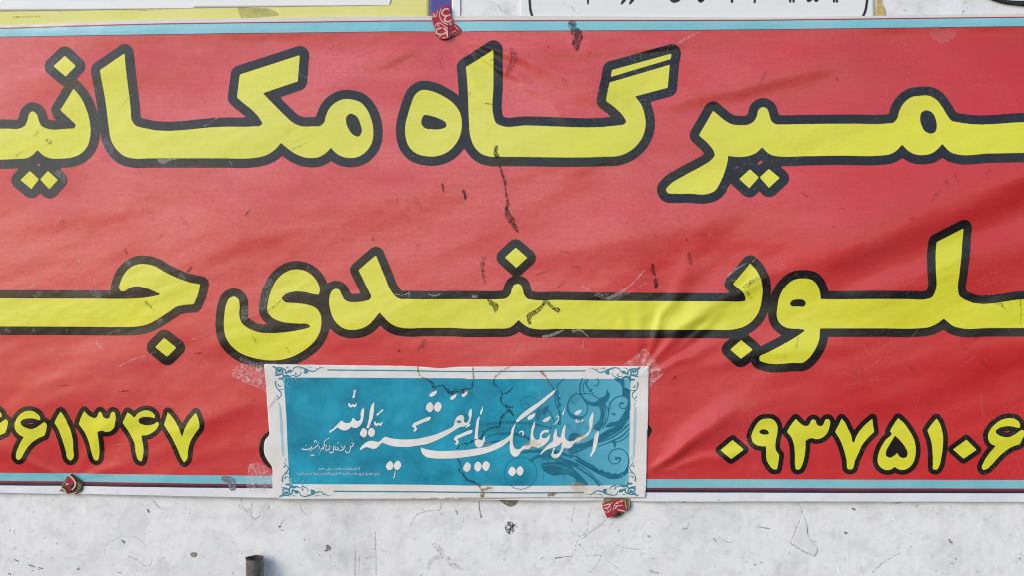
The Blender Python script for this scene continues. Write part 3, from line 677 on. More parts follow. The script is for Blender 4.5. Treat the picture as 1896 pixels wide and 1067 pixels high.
M['rust'] = film('water_stain_brown', (.26, .15, .04), .9, 330.0, .34, .58)
M['mould'] = film('water_stain_dark', (.016, .036, .026), .9, 330.0, .34, .58)

poster = thing('poster', 'pasted turquoise poster with white calligraphy and ornate border over the banner', 'poster', 846, 921, 6)
paper_o = poly('@P1 45,58* 400,62 800,68 1100,72 1240,80 1300,86 1502,76 @P2 150,76 400,74 800,72 1100,72 1425,72* 1418,400 1412,600 1405,850 1400,1030* 1250,1034 900,1026 500,1028 250,1034 0,1036 @P1 1300,1036 900,1038 500,1038 250,1040 108,1034* 105,900 100,800 70,760 48,710 46,650 60,600 82,575 80,520 72,380 62,230')
paper = patch('paper', [paper_o], H_poster, 0, M['paper'], poster, 3.0, 0, .3, .5)
field = patch('blue_field', [poly('@P1 185,155* 600,156 1100,159 1502,162 @P2 0,164 600,165 1290,165* 1284,500 1275,942* 700,942 0,940 @P1 1200,936 700,932 230,930* 222,760 215,620 206,400')], H_poster, .2, M['pblue'], poster, 3.0)
patch('border_line', [stroke('@P1 510,100 1000,104 1502,112 @P2 400,110 960,107', 9)], H_poster, .2, M['pline'], poster, 1.6)
patch('border_line', [stroke('@P1 555,983 1000,986 1502,990 @P2 500,993 950,993', 10)], H_poster, .2, M['pline'], poster, 1.6)
patch('border_line', [stroke('@P1 163,360 172,500 184,720', [12, 20, 14])], H_poster, .2, M['pline_soft'], poster, 1.6)
patch('border_line', [stroke('@P2 1325,375 1320,560 1312,740', [16, 18, 12])], H_poster, .2, M['pline_soft'], poster, 1.6)
# floral scrolls, darker ink on the right of the blue field
Q = '@Q1 '
flo = [stroke(Q + '380,700 480,715 560,760 680,850 800,905 890,880 935,800 938,720 890,660 825,655 780,690 772,745 810,780 860,765 868,730 835,735', [10, 14, 16, 18, 18, 16, 12, 8, 9, 9, 9, 8, 8, 12, 26]),
       poly(Q + '480,745 530,740 590,770 640,795 690,840* 700,830 745,858* 760,850 800,872* 815,862 850,870* 880,855 905,845* 920,815 930,800 938,830 905,885 840,912 740,895 640,845 560,800'),
       poly(Q + '190,790 300,765 420,790 510,860 560,910 600,966* 470,966* 488,915 450,885 380,870 300,880 230,850'),
       stroke(Q + '470,790 560,850 640,910 690,966', [10, 16, 18, 16]), stroke(Q + '400,740 500,780 600,850 720,966', [4, 8, 8, 6]),
       poly(Q + '420,640 560,600 680,540 760,490 840,450 900,390 945,300* 946,390* 880,480 780,550 660,610 540,668 440,692'),
       stroke(Q + '680,600 790,560 880,500 945,440', [7, 12, 12, 8]), stroke(Q + '660,640 790,590 890,540 945,480', [6, 12, 12, 7]), stroke(Q + '800,600 870,585 910,560 945,520', [6, 10, 8, 6]),
       poly(Q + '640,470 690,400 700,330 682,285* 735,275* 748,330 745,400 715,460 680,500'),
       stroke(Q + '735,270 765,320 758,400 715,480', [8, 9, 9, 7]),
       poly(Q + '890,120* 955,150* 955,310* 920,380 870,430 800,462 735,470* 770,432 850,410 895,350 928,280 930,230 885,200*'),
       poly(Q + '752,140* 778,185 762,240 712,282 640,288 580,268 535,195* 590,240 650,252 700,218 745,190'),
       stroke(Q + '560,215 500,180 445,215 420,280 425,330 455,370 510,388 565,368 590,320 575,260 540,205', [6, 8, 9, 10, 22, 32, 26, 12, 9, 8, 8]),
       stroke(Q + '535,195 522,130 545,52', [14, 12, 10]), stroke(Q + '565,185 552,120 578,52', [8, 7, 6]), stroke(Q + '640,180 600,140 578,95 600,55', [8, 10, 14, 8]),
       stroke(Q + '670,52 686,82 670,110 640,112', [8, 8, 8, 6]), stroke(Q + '515,190 600,180 690,225', [8, 8, 9]), stroke(Q + '605,165 625,145', [8, 16]),
       stroke(Q + '770,330 785,260 840,210 910,200', [8, 10, 11, 10]), stroke(Q + '935,275 905,308 868,295 866,265 888,262', [10, 9, 9, 9, 22]),
       stroke(Q + '170,250 125,212 60,208 15,250 30,298 75,308 95,280 65,262', [5, 6, 6, 6, 6, 6, 7, 10]),
       stroke(Q + '190,312 250,325 295,390 305,470', [8, 9, 9, 8]), stroke(Q + '230,380 272,420 278,490', [5, 6, 6]),
       poly(Q + '215,300 255,280 245,330 220,370 200,350'), poly(Q + '150,330 195,310 190,370 160,410 145,380'),
       stroke(Q + '385,52 335,110 312,190 318,270 350,340 345,430', [7, 9, 10, 10, 16, 34]), poly(Q + '318,130 345,170 340,205 360,215 345,245 366,280 345,300 330,250 320,190'),
       poly(Q + '430,540 480,515 520,530 540,560 470,580 430,585'),
       stroke(Q + '815,570 822,610 822,640', [6, 26, 6]), stroke(Q + '790,345 820,360 812,345', [6, 16, 6]),
       stroke(Q + '480,680 505,690 505,712 485,716', [5, 6, 6, 8]),
       poly(Q + '810,50* 900,50* 905,110 890,140 870,95 840,75'),
       stroke('@P2 200,500 400,480 560,490 720,525', [8, 22, 14, 8]), stroke('@P2 250,580 380,560 520,585 640,650', [8, 20, 26, 14]), stroke('@P2 220,640 330,620 420,640', [8, 14, 6]),
       stroke('@P2 560,760 700,720 830,780 900,800', [20, 60, 40, 20]), stroke('@P2 480,700 620,690 760,700 860,735', [14, 26, 26, 12]),
       ring('@P2 490,850', 118, 5), stroke('@P2 655,780 655,930', 3)]
patch('floral_scroll', flo, H_poster, .4, M['pteal'], poster, 1.3)
patch('scroll_highlight', [stroke(Q + '470,800 560,862 640,925 670,966', [3, 5, 5, 4]), stroke(Q + '300,800 400,815 480,850', [4, 6, 3]), stroke(Q + '700,585 800,540 900,470 945,415', [3, 5, 5, 3]), stroke(Q + '680,622 800,575 900,515 945,462', [3, 5, 5, 3]),
       stroke(Q + '480,660 600,640 690,600', [3, 5, 3]), stroke(Q + '600,690 480,640', [3, 3]), stroke(Q + '545,190 540,130 562,60', [4, 5, 4]), stroke(Q + '722,285 740,350 725,430', [5, 7, 4]), stroke(Q + '560,200 640,205 690,240', [3, 6, 4]),
       stroke('@P2 230,590 330,575 420,580', [4, 6, 3]), stroke('@P2 260,545 400,520 520,530', [4, 7, 3]), stroke('@P2 380,495 520,500 600,515', [3, 5, 3]), stroke('@P2 600,760 640,745', [24, 18]), stroke('@P2 660,735 720,745 800,770', [4, 6, 4]), stroke('@P2 640,800 720,790 800,800', [4, 6, 4])],
      H_poster, .6, M['pblue'], poster, 1.1)
# corner ornaments (one drawn, mirrored to the four corners)
O = '@O1 '
orn = [(O + '645,215 665,140 750,110 850,128 920,160', [8, 14, 18, 18, 26]), (O + '900,150 955,180 950,235 880,245', [30, 36, 26, 14]), (O + '960,175 1020,200 1110,208 1175,170 1240,130 1360,142', [14, 22, 16, 12, 12, 6]),
       (O + '985,105 1015,128 1140,135 1180,160', [10, 12, 8, 12]), (O + '700,240 720,255 690,290 590,300', [14, 16, 12, 10]), (O + '810,210 825,245 800,290 700,325', [8, 10, 12, 22]),
       (O + '480,260 540,225 600,200', [12, 34, 44]), (O + '215,108 270,135 280,190 275,250', [26, 26, 16, 14]), (O + '290,128 390,135 460,165 490,200 470,245', [10, 22, 26, 18, 10]),
       (O + '330,185 375,195 350,225', [22, 24, 18]), (O + '270,255 340,268 420,245', [22, 16, 12]), (O + '265,300 340,290 420,265 440,330', [20, 20, 26, 16]), (O + '540,120 500,135', [12, 16]),
       (O + '350,370 440,360 480,340', [30, 34, 20]), (O + '270,430 265,500 300,580 370,655', [22, 18, 12, 20]), (O + '370,650 395,710 350,790 305,840', [14, 12, 10, 10]), (O + '300,740 330,780', [20, 12]),
       (O + '330,490 350,540 400,520', [10, 12, 8]), (O + '300,870 340,900 350,960', [6, 9, 5]), (O + '340,600 440,610', [12, 10]),
       (O + '300,150 330,170 310,215', [20, 26, 16]), (O + '370,165 430,205 400,235', [16, 22, 14]), (O + '430,300 520,320 600,330', [18, 24, 16]), (O + '500,285 560,300', [12, 14]), (O + '560,185 590,240', [22, 14]), (O + '760,170 830,150', [6, 10]), (O + '300,470 320,540', [6, 8]), (O + '430,380 440,440', [18, 14]), (O + '900,200 930,225', [26, 22])]
def orn_at(cx, cy, sx, sy):
    out = []
    for s, wd in orn:
        _, P, R = stroke(s, wd); R = R * 1.3; P = P - np.array([491.3, 675.0])
        out.append(('stroke', np.stack([cx + sx * P[:, 0], cy + sy * P[:, 1]], -1), R))
    return out
for c in ((491.3, 675, 1, 1), (1201, 677, -1, 1), (504, 922, 1, -1), (1196.5, 921, -1, -1)):
    patch('corner_ornament', orn_at(*c), H_poster, .45, M['pline'], poster, 1.1)
orn_in = [stroke(O + '470,360 450,450 470,520', [40, 30, 14]), stroke(O + '560,420 520,520 580,560', [14, 12, 10]), stroke(O + '600,370 640,440 590,500', [10, 10, 8]), stroke(O + '700,350 740,460', [14, 10]), stroke(O + '760,360 840,350', [12, 8]), stroke(O + '650,380 650,480', [8, 8])]
M['pfoam'] = plain('poster_light_cyan_ink', (.16, .46, .56), (.30, .55, .62), 90.0, .5, .35)
for (cx, cy, sx, sy) in ((491.3, 675, 1, 1), (504, 922, 1, -1), (1196.5, 921, -1, -1)):
    it = [('stroke', np.stack([cx + sx * (P[:, 0] - 491.3), cy + sy * (P[:, 1] - 675)], -1), R) for (_, P, R) in orn_in]
    patch('corner_ornament', it, H_poster, .65, M['pfoam'], poster, 1.1)

# calligraphy
def calli(items, name='letter', cell=1.3): return patch(name, items, H_poster, .75, M['pwhite'], poster, cell)
calli([poly('@C1 800,470* 812,520 808,600 795,690 765,780 720,840 650,875 600,868 560,845* 520,890 460,920 380,915 330,890 290,860* 230,910 135,972* 128,950 200,890 280,810 370,722* 420,765 490,778 540,765 570,720 600,660* 630,710 680,740 730,715 745,660 740,590 765,520')])
calli([poly('@C1 1008,362* 1010,440 1000,560 980,680 940,780 885,882 865,880 880,800 905,690 920,560 945,460 980,390')])
calli([poly('@C1 790,875 865,925 862,1010 822,1060 780,1050 728,995 750,930')], 'dot'); calli([poly('@C1 950,870 1020,925 1022,990 960,1050 888,990 905,910')], 'dot')
SH = '@C1 503,390 520,380 535,410 565,425 590,400 615,425 640,415 648,380 662,395 655,440 620,470 590,450 555,472 520,460'
calli([poly(SH)], 'accent', 1.0); calli([poly(SH, 508, 365)], 'accent', 1.0)
calli([poly('@C1 640,118 634,200 605,292 586,287 604,200 612,135')], 'accent', 1.0)
calli([poly('@C1 1192,518 1125,580 1062,632 1052,612 1110,565 1175,510')], 'accent', 1.0)
calli([poly('@C2 80,895* 90,860 140,800 200,755 270,732 320,735 370,750 430,745 460,720 500,680 540,662 600,680 700,700 800,710 950,710 1050,705 1150,690 1300,655 @C3 330,670 430,630 520,590 575,552 584,505 605,455 645,420 690,415 712,450 710,500 722,515 760,500 775,460 768,400 785,350 808,325* 812,400 800,470 770,530 720,560 660,570 590,610 480,680 350,745 220,795 100,815 @C2 950,842 800,842 700,835 600,810 520,780 470,772 430,810 380,860 320,875 260,860 200,845 150,860 100,895'),
       hole('@C3 612,500 640,485 672,490 670,510 640,518')])
calli([poly('@C3 795,520* 790,545 720,588* 735,568 770,535')], 'accent', 1.0)
calli([poly('@C3 262,245 305,285 302,345 262,378 210,330 225,275')], 'dot'); calli([poly('@C3 370,240 415,285 405,340 372,372 315,325 335,265')], 'dot')
for s in ('@C3 352,92 355,100 262,170 257,160 335,98', '@C3 610,138 612,150 535,212 529,202 590,145', '@C3 762,93 764,105 685,174 679,164 745,100',
          '@C5 632,433 634,445 545,502 539,492 610,440', '@C5 430,388 434,398 335,470 331,460 415,395'):
    calli([poly(s)], 'accent', 1.0)
KS = '@C3 275,440 270,465 190,505 110,540 75,560 95,590 85,615 60,632 45,620 65,600 55,580 30,560 40,535 120,490 200,455 255,438'
calli([poly(KS)], 'accent', 1.1); calli([poly(KS, 546, 172)], 'accent', 1.1)
calli([poly('@C3 145,835* 190,855 280,875 400,885 560,882 700,875 850,855 960,838 @C4 300,830 400,790 490,750 560,710 605,670 620,610 650,550 682,513* 665,560 645,650 635,740 645,820 670,855 700,865 740,850 780,815 850,805 865,760 870,680 880,600 905,530 930,488* 925,560 905,640 910,700 940,735 975,735 @C5 480,735 492,690 510,640 550,612 600,613 612,640 570,642 532,662 515,695 540,720 580,710 610,680 630,658* 620,720 590,770 540,815 490,840 430,835 390,818* 350,860 290,862 250,890 210,945 165,962 120,930 100,870 103,740* 50,790 0,825 @C4 430,860 330,900 200,935 50,960 @C3 700,968 600,980 450,984 300,980 210,960 165,920 145,870')])
calli([poly('@C5 712,66* 690,110 600,200 500,285 380,380 280,450 197,512* 183,502 220,440 320,350 470,250 600,150')])
calli([stroke('@C5 225,652 240,630 265,628 276,655 262,688', [10, 14, 16, 18, 8])], 'accent', 1.0)
calli([poly('@C4 205,420* 195,500 185,600 180,690 190,730 240,745 258,700 268,690 272,730 255,790 220,835 180,838 145,800 137,740 142,640 155,540 170,470')])
calli([poly('@C4 245,298 240,360 215,412 207,392 225,340')], 'accent', 1.0)
for s in ('@C7 820,215 880,260 870,330 820,370 760,325 780,260', '@C7 990,205 1050,255 1040,320 990,365 935,310 950,240', '@C7 1115,198 1182,250 1170,310 1125,355 1062,295 1075,235',
          '@C7 1530,285 1595,345 1590,390 1540,435 1475,375 1495,320', '@C7 1665,280 1715,330 1710,385 1665,430 1605,370 1620,310',
          '@P1 965,762 988,790 982,815 955,830 933,805 945,775', '@P1 1022,760 1045,790 1035,815 1010,828 990,800 1000,772'):
    calli([poly(s)], 'dot')
calli([stroke('@P1 1000,834 996,865 988,890', [4, 7, 4])], 'accent', 1.0)
calli([poly('@C6 1140,448* 1145,500 1130,600 1105,740 1060,840 1005,925* 990,915 1020,830 1040,720 1055,600 1085,510')])
calli([poly('@C6 1045,110* 1048,200 1035,300 1020,420 985,500 930,560 850,605 760,660 710,670 670,730 620,770 560,772 520,755* 500,810 455,890 400,945 330,942 285,895* 305,850 335,765* 365,760* 340,820 330,868* 370,878 430,850 470,780 480,700 490,650 440,705 370,745 280,770 190,810 95,895* 105,860 180,770 260,690 325,640 330,560 350,490 385,400* 392,480 400,560 460,575 475,520 500,420 550,325* 545,450 540,570 570,625 630,650 690,635 760,585 860,545 930,500 970,450 975,350 975,250 1010,170')])
calli([poly('@C6 740,245 760,280 790,270 800,290 830,285 850,245 870,270 840,305 800,300 760,320 728,295 730,260')], 'accent', 1.0)
calli([poly('@C6 838,83 838,98 722,168 713,157 820,83')], 'accent', 1.0)
calli([stroke('@C6 395,225 390,205 410,192 428,215 420,262 385,315 335,350', [12, 14, 14, 16, 18, 20, 8])], 'accent', 1.0)
calli([poly('@C6 537,38 527,120 500,187 493,177 510,110')], 'accent', 1.0)
calli([poly('@C6 277,203 275,218 165,302 143,292 260,205')], 'accent', 1.0)
K = '@C8 '
calli([stroke(K + '185,325 200,345 260,355 330,345 380,310 395,275', [14, 20, 24, 20, 16, 8]), stroke(K + '268,262 275,270', 18), stroke(K + '340,395 400,345 470,300 510,260 515,205', [8, 14, 18, 16, 8]),
       stroke(K + '440,215 455,165 490,200', 14), stroke(K + '545,290 530,350', [16, 10]), stroke(K + '370,470 430,470', 20)], 'small_word', 1.0)
calli([stroke(K + '555,490 560,380 590,330 625,310 640,250 640,200 750,120', [6, 10, 16, 16, 14, 12, 12]), stroke(K + '640,270 690,260 660,340', 14), stroke(K + '600,335 630,338', 18),
       stroke(K + '665,365 720,360 760,290 735,270', [18, 18, 14, 14]), stroke(K + '745,205 747,210', 14)], 'small_word', 1.0)
calli([stroke(K + '755,380 760,415 810,415 835,360 825,270', [12, 18, 18, 14, 10]), stroke(K + '865,280 870,350 890,365 930,340 900,300', [12, 16, 16, 16, 12]), stroke(K + '910,215 940,220', 16)], 'small_word', 1.0)
calli([stroke(K + '940,365 1000,370 1040,330 1005,300 1000,235', [14, 18, 16, 12, 8]), stroke(K + '1065,260 1065,355', [14, 10])], 'small_word', 1.0)
calli([stroke(K + '1080,370 1095,410 1140,415 1175,360 1170,250', [12, 18, 18, 14, 10]), stroke(K + '1180,310 1230,270 1250,230 1200,215', [14, 16, 14, 12]), stroke(K + '1210,155 1240,160', 10)], 'small_word', 1.0)

# two lines of small print, set with the built-in font in joined letter forms
FORMS = {'ا': (0xFE8D, 0xFE8E), 'ب': (0xFE8F, 0xFE90, 0xFE91, 0xFE92), 'ت': (0xFE95, 0xFE96, 0xFE97, 0xFE98), 'ج': (0xFE9D, 0xFE9E, 0xFE9F, 0xFEA0),
         'ح': (0xFEA1, 0xFEA2, 0xFEA3, 0xFEA4), 'د': (0xFEA9, 0xFEAA), 'ر': (0xFEAD, 0xFEAE), 'ز': (0xFEAF, 0xFEB0), 'س': (0xFEB1, 0xFEB2, 0xFEB3, 0xFEB4),
         'ش': (0xFEB5, 0xFEB6, 0xFEB7, 0xFEB8), 'ص': (0xFEB9, 0xFEBA, 0xFEBB, 0xFEBC), 'ض': (0xFEBD, 0xFEBE, 0xFEBF, 0xFEC0), 'ع': (0xFEC9, 0xFECA, 0xFECB, 0xFECC),
         'ف': (0xFED1, 0xFED2, 0xFED3, 0xFED4), 'ل': (0xFEDD, 0xFEDE, 0xFEDF, 0xFEE0), 'م': (0xFEE1, 0xFEE2, 0xFEE3, 0xFEE4), 'ن': (0xFEE5, 0xFEE6, 0xFEE7, 0xFEE8),
         'ه': (0xFEE9, 0xFEEA, 0xFEEB, 0xFEEC), 'و': (0xFEED, 0xFEEE), 'ی': (0xFBFC, 0xFBFD, 0xFBFE, 0xFBFF), 'ک': (0xFB8E, 0xFB8F, 0xFB90, 0xFB91), 'گ': (0xFB92, 0xFB93, 0xFB94, 0xFB95)}
def shape_text(s):
    out = []
    for i, ch in enumerate(s):
        if ch not in FORMS: out.append(ch); continue
        f = FORMS[ch]
        prev = i > 0 and s[i - 1] in FORMS and len(FORMS[s[i - 1]]) == 4
        nxt = len(f) == 4 and i + 1 < len(s) and s[i + 1] in FORMS
        out.append(chr(f[3] if (prev and nxt) else f[1] if prev else f[2] if nxt else f[0]))
    return ''.join(reversed(out))
def small_print(s, x0, x1, ybase):
    cu = bpy.data.curves.new('small_print', 'FONT'); cu.body = shape_text(s); cu.resolution_u = 2
    t = bpy.data.objects.new('small_print_curve', cu); COL.objects.link(t)
    bpy.context.view_layer.update()
    dg = bpy.context.evaluated_depsgraph_get(); me = t.evaluated_get(dg).to_mesh()
    V = np.array([v.co[:] for v in me.vertices]); F = [list(p.vertices) for p in me.polygons]
    t.evaluated_get(dg).to_mesh_clear(); bpy.data.objects.remove(t); bpy.data.curves.remove(cu)
    if len(V) == 0: return
    k = (x1 - x0) / (V[:, 0].max() - V[:, 0].min())
    px = x0 + (V[:, 0] - V[:, 0].min()) * k; py = ybase - V[:, 1] * k * 1.0
    mesh_obj('small_print', W(px, py, H_poster(px, py) + .75), F, M['pwhite'], poster, False)
small_print('از فرمایشات حضرت ولی عصر', 592, 668, 868.5)
small_print('برای تعجیل فرج زیاد دعا کنید که فرج و گشایش شما در این است', 552, 704, 877.5)

# water stains on the poster
def stain(items, mat, en=.5, lift=1.1):
    items = [(it[0], it[1], it[2] * .72) if it[0] == 'stroke' else it for it in items]
    return patch('water_stain', items, H_poster, lift, mat, poster, 1.2, 0, 0, en)
stain([stroke('@P1 1165,75 1172,130 1230,165', [14, 10, 10], jag=.8)], M['rust'])
stain([stroke('@P1 1230,170 1270,195 1275,225 1340,210 1375,245 1400,265 1450,255 1502,265 @P2 60,245 130,230 140,200 147,165', [10, 16, 20, 8, 12, 22, 26, 10, 8, 12, 9, 8, 8], jag=.9)], M['mould'])
stain([stroke('@P2 147,165 145,125 140,80', [8, 10, 8], jag=.6), stroke('@P2 410,75 350,110 300,150', [6, 10, 8], jag=.8), stroke('@P2 640,112 665,140 690,180 715,210', [26, 14, 12, 10], jag=.8)], M['rust'])
stain([stroke('@P2 300,150 296,200 330,230 352,270 345,330 380,360 430,370', [7, 7, 7, 10, 12, 14, 8], jag=1.0), stroke('@P2 352,270 400,260 430,225', [6, 12, 8], jag=.8), stroke('@P2 380,360 410,400 440,430', [16, 22, 10], jag=1.2),
       stroke('@P2 400,395 360,430 340,470 335,510 280,520 230,545 205,590', [14, 12, 14, 16, 12, 12, 10], jag=1.1), stroke('@P2 690,180 720,225 740,250', [8, 9, 6], jag=.6)], M['mould'])
stain([stroke('@P2 205,590 150,610 120,630 60,640 20,675', [10, 9, 14, 8, 6], jag=.9), stroke('@P2 30,750 55,790 40,830 70,860 100,900 150,915 180,930', [10, 12, 10, 12, 18, 16, 12], jag=1.3), stroke('@P2 0,235 110,260 160,300 185,345', [5, 6, 6, 5], jag=.6)], M['mould'])
stain([stroke('@P2 180,935 205,970 215,1000 205,1020', [14, 22, 26, 30], jag=1.0), stroke('@P2 215,975 270,955', [22, 12], jag=1.0), stroke('@P2 690,1010 740,1000', [20, 26], jag=1.0)], M['rust'])
M['tea'] = film('pale_brown_wash', (.62, .44, .15), .55, 60.0, .40, .85)
stain([blob(1075, 905, 12, asp=1.6), blob(905, 905, 9, asp=1.4), blob(900, 822, 8, asp=1.0), blob(990, 823, 9, asp=2.2), blob(1075, 812, 7, asp=1.6)], M['tea'], 2.0, .95)
stain([blob(1040, 885, 9, asp=.7), blob(1025, 858, 12, asp=1.3), blob(855, 776, 10, asp=1.8), blob(1072, 795, 20, asp=1.2), blob(1065, 735, 10, asp=1.2)], film('green_wash', (.03, .12, .12), .4, 60.0, .40, .85), 2.0, .95)
stain([stroke('@G1 300,420 330,380 350,355', [10, 26, 8])], M['smear_soft'], .6, .8)

# ------------------------------------------------------------------ clear tape at the poster corners
def tape_mat():
    m, n, b = nodes('crinkled_clear_tape'); p = pos(n)
    b.inputs['Base Color'].default_value = (.85, .70, .70, 1); b.inputs['Roughness'].default_value = .22
    b.inputs['Specular IOR Level'].default_value = .6
    v = N(n, 'ShaderNodeTexVoronoi', feature='DISTANCE_TO_EDGE'); v.inputs['Scale'].default_value = 120.0
    ns = N(n, 'ShaderNodeTexNoise'); ns.inputs['Scale'].default_value = 70.0
    n.links.new(p, ns.inputs['Vector'])
    mv = N(n, 'ShaderNodeMix', data_type='VECTOR'); mv.inputs[0].default_value = .02
    n.links.new(p, mv.inputs[4]); n.links.new(ns.outputs['Color'], mv.inputs[5]); n.links.new(mv.outputs[1], v.inputs['Vector'])
    r = N(n, 'ShaderNodeMapRange'); r.inputs['From Min'].default_value = .0; r.inputs['From Max'].default_value = .16
    r.inputs['To Min'].default_value = .62; r.inputs['To Max'].default_value = .04
    n.links.new(v.outputs['Distance'], r.inputs['Value'])
    a = mul(n, r.outputs[0], noise(n, p, 90.0, 4, .7, .38, .70)); a = mul(n, a, .07, 'ADD')
    n.links.new(a, b.inputs['Alpha']); bump(n, b, v.outputs['Distance'], .8, .003); return m
M['tape'] = tape_mat()
def tape(s, label, px, py):
    o = patch('clear_tape', [poly(s)], H_banner, 2.2, M['tape'], None, 3.0, 0, 0, 1.0, lambda x, y: 1.4 * fbm(x, y, 2, 9.0))
    return tag(o, label, 'tape', 'clear tape bits holding the poster')
tape('@G1 55,150* 130,120* 262,150 290,200 288,320* 180,270 40,212*', 'crinkled clear tape on red vinyl beside the upper left ornament', 440, 700)
tape('@G2 190,225* 355,90* 420,180 490,270* 440,320 384,380* 384,225*', 'crinkled triangle of clear tape behind the upper right poster corner', 1200, 680)
tape('@G1 160,800* 230,790* 310,850 318,960* 250,995 140,990*', 'crinkled clear tape across blue stripe beside the lower left ornament', 480, 880)

# ------------------------------------------------------------------ folded patterned pads under the nails
M['cloth'] = plain('red_printed_cloth', (.34, .012, .030), (.46, .04, .07), 120.0, .75, .25, 1.0, .4, 700.0)
M['cream'] = plain('cream_print', (.70, .52, .46), (.58, .40, .34), 90.0, .75, .25, 1.0, .4, 700.0)
M['card'] = plain('brown_card', (.22, .165, .085), (.10, .085, .04), 90.0, .85, .2, 1.0, .5, 400.0)
M['dark'] = plain('rusty_nail_metal', (.022, .016, .016), (.06, .04, .035), 220.0, .6, .4, 1.0, .5, 500.0)
def pad_extra(fold):
    def f(x, y): return fold(x, y) + .7 * fbm(x, y, 3, 8.0)
    return f
pad = thing('folded_pad', 'folded red patterned cloth pad nailed on the banner top edge', 'pad', 826, 75, 3, 'nail pads of red patterned cloth')
n1 = REG['N1']
fx = lambda x: (x - n1[0]) * n1[2]
fold1 = pad_extra(lambda x, y: 4.5 - .045 * np.maximum(0, fx(x) - 490) * 0.35 + 1.6 * np.exp(-((fx(x) - 490) / 60.0) ** 2) * sstep(470, 620, (y - n1[1]) * n1[2]))
patch('cloth', [poly('@N1 105,320* 280,235 460,130* 505,160 530,300 560,400 600,520 680,570 770,660* 745,705 600,790 430,885* 330,880 250,800 205,750 175,640 140,480')], H_banner, 0, M['cloth'], pad, 1.4, 0, 3.5, .2, fold1)
patch('card_edge', [stroke('@N1 440,880 600,790 755,700 765,665', [10, 24, 34, 16]), stroke('@N1 210,765 260,815 310,870', [14, 26, 10])], H_banner, .3, M['card'], pad, 1.2, 0, 2.5, .2, fold1)
patch('printed_pattern', [stroke('@N1 118,370 160,400 222,375 250,262', 18), ring('@N1 170,342', 24, 16), stroke('@N1 325,215 292,320 308,430 370,510 470,562', [14, 20, 22, 22, 16]),
      stroke('@N1 470,215 375,245 342,320 430,375 540,335', [34, 34, 30, 36, 26]), stroke('@N1 430,380 400,465 480,500 550,455', [30, 36, 36, 26]), stroke('@N1 188,690 218,560 290,528 385,590 470,655', [16, 18, 20, 18, 16]),
      ring('@N1 265,585', 20, 14), stroke('@N1 330,640 250,665 218,735 315,785 440,740', [30, 34, 34, 34, 26]), stroke('@N1 375,640 445,700 460,835', [28, 30, 26]), stroke('@N1 315,785 298,845', [26, 20]),
      ring('@N1 528,548', 24, 18), stroke('@N1 620,572 665,625 712,660', [12, 20, 14]), stroke('@N1 565,755 600,705 650,700', [14, 18, 12]), stroke('@N1 500,220 512,270', 12), stroke('@N1 530,620 515,790', [8, 10]), stroke('@N1 350,860 420,850', [20, 16])],
      H_banner, .35, M['cream'], pad, 1.0, 0, 0, .2, fold1)
patch('fold_line', [stroke('@N1 400,500 480,560 488,690 485,830', [10, 16, 14, 8])], H_banner, .55, M['dark'], pad, 1.0, 0, 0, .2, fold1)

pad2 = thing('crumpled_pad', 'crumpled brown and red pad nailed through the lower blue stripe', 'pad', 135, 915, 3, 'nail pads of red patterned cloth')
e2 = pad_extra(lambda x, y: 2.0 + 0 * x)
patch('card', [poly('@N2 160,785* 175,735 235,640 190,600* 300,440 400,310 540,215* 620,270 760,380 900,480* 905,650 880,760 740,850 670,890* 600,840 480,862 340,800*')], H_banner, 0, M['card'], pad2, 1.2, 0, 3.0, .5, e2)
patch('card_fold', [stroke('@N2 160,780 260,740 330,790', [20, 60, 20]), stroke('@N2 740,500 790,600 740,740', [40, 60, 40]), stroke('@N2 830,520 850,640 800,760', [36, 40, 20]), stroke('@N2 250,560 330,500 400,330', [30, 40, 30])], H_banner, 2.2, plain('olive_card', (.17, .15, .07), (.30, .25, .14), 160.0, .85, .2), pad2, 1.0, 0, 2.0, .3, e2)
patch('cloth', [poly('@N2 400,370* 470,330 560,370 640,420 700,520 680,640 610,740 500,740 400,650 360,560 385,460')], H_banner, 3.0, M['cloth'], pad2, 1.0, 0, 2.6, .3, e2)
patch('cream_fold', [stroke('@N2 500,260 600,350 690,470 700,580 640,680 590,730', [50, 46, 44, 44, 46, 30]), stroke('@N2 250,670 330,720 390,790 520,860 640,850 740,790', [20, 34, 30, 34, 40, 20]), stroke('@N2 400,540 480,545', [40, 30])], H_banner, 4.4, M['cream'], pad2, 1.0, 0, 1.5, .3, e2)
patch('dark_edge', [stroke('@N2 575,230 680,330 800,420 900,490', [40, 44, 50, 40]), stroke('@N2 240,625 340,650 430,660', [20, 34, 16])], H_banner, 4.6, M['dark'], pad2, 1.0, 0, 1.5, .3, e2)
patch('nail_head', [blob(105 + 580 / 17.78, 865 + 595 / 17.78, 4.4, rough=.15)], H_banner, 6.0, M['dark'], pad2, .9, 0, 4.0, 0, lambda x, y: 1.2 * np.exp(-(((x - 137.6) ** 2 + (y - 898.5) ** 2) / 12)))
patch('cloth_fold', [stroke('@N2 420,740 440,810 520,820 560,760', [40, 60, 50, 30])], H_banner, 4.8, plain('dark_red_cloth', (.10, .01, .02), (.22, .05, .07), 200.0, .8, .2), pad2, 1.0, 0, 1.5, .3, e2)

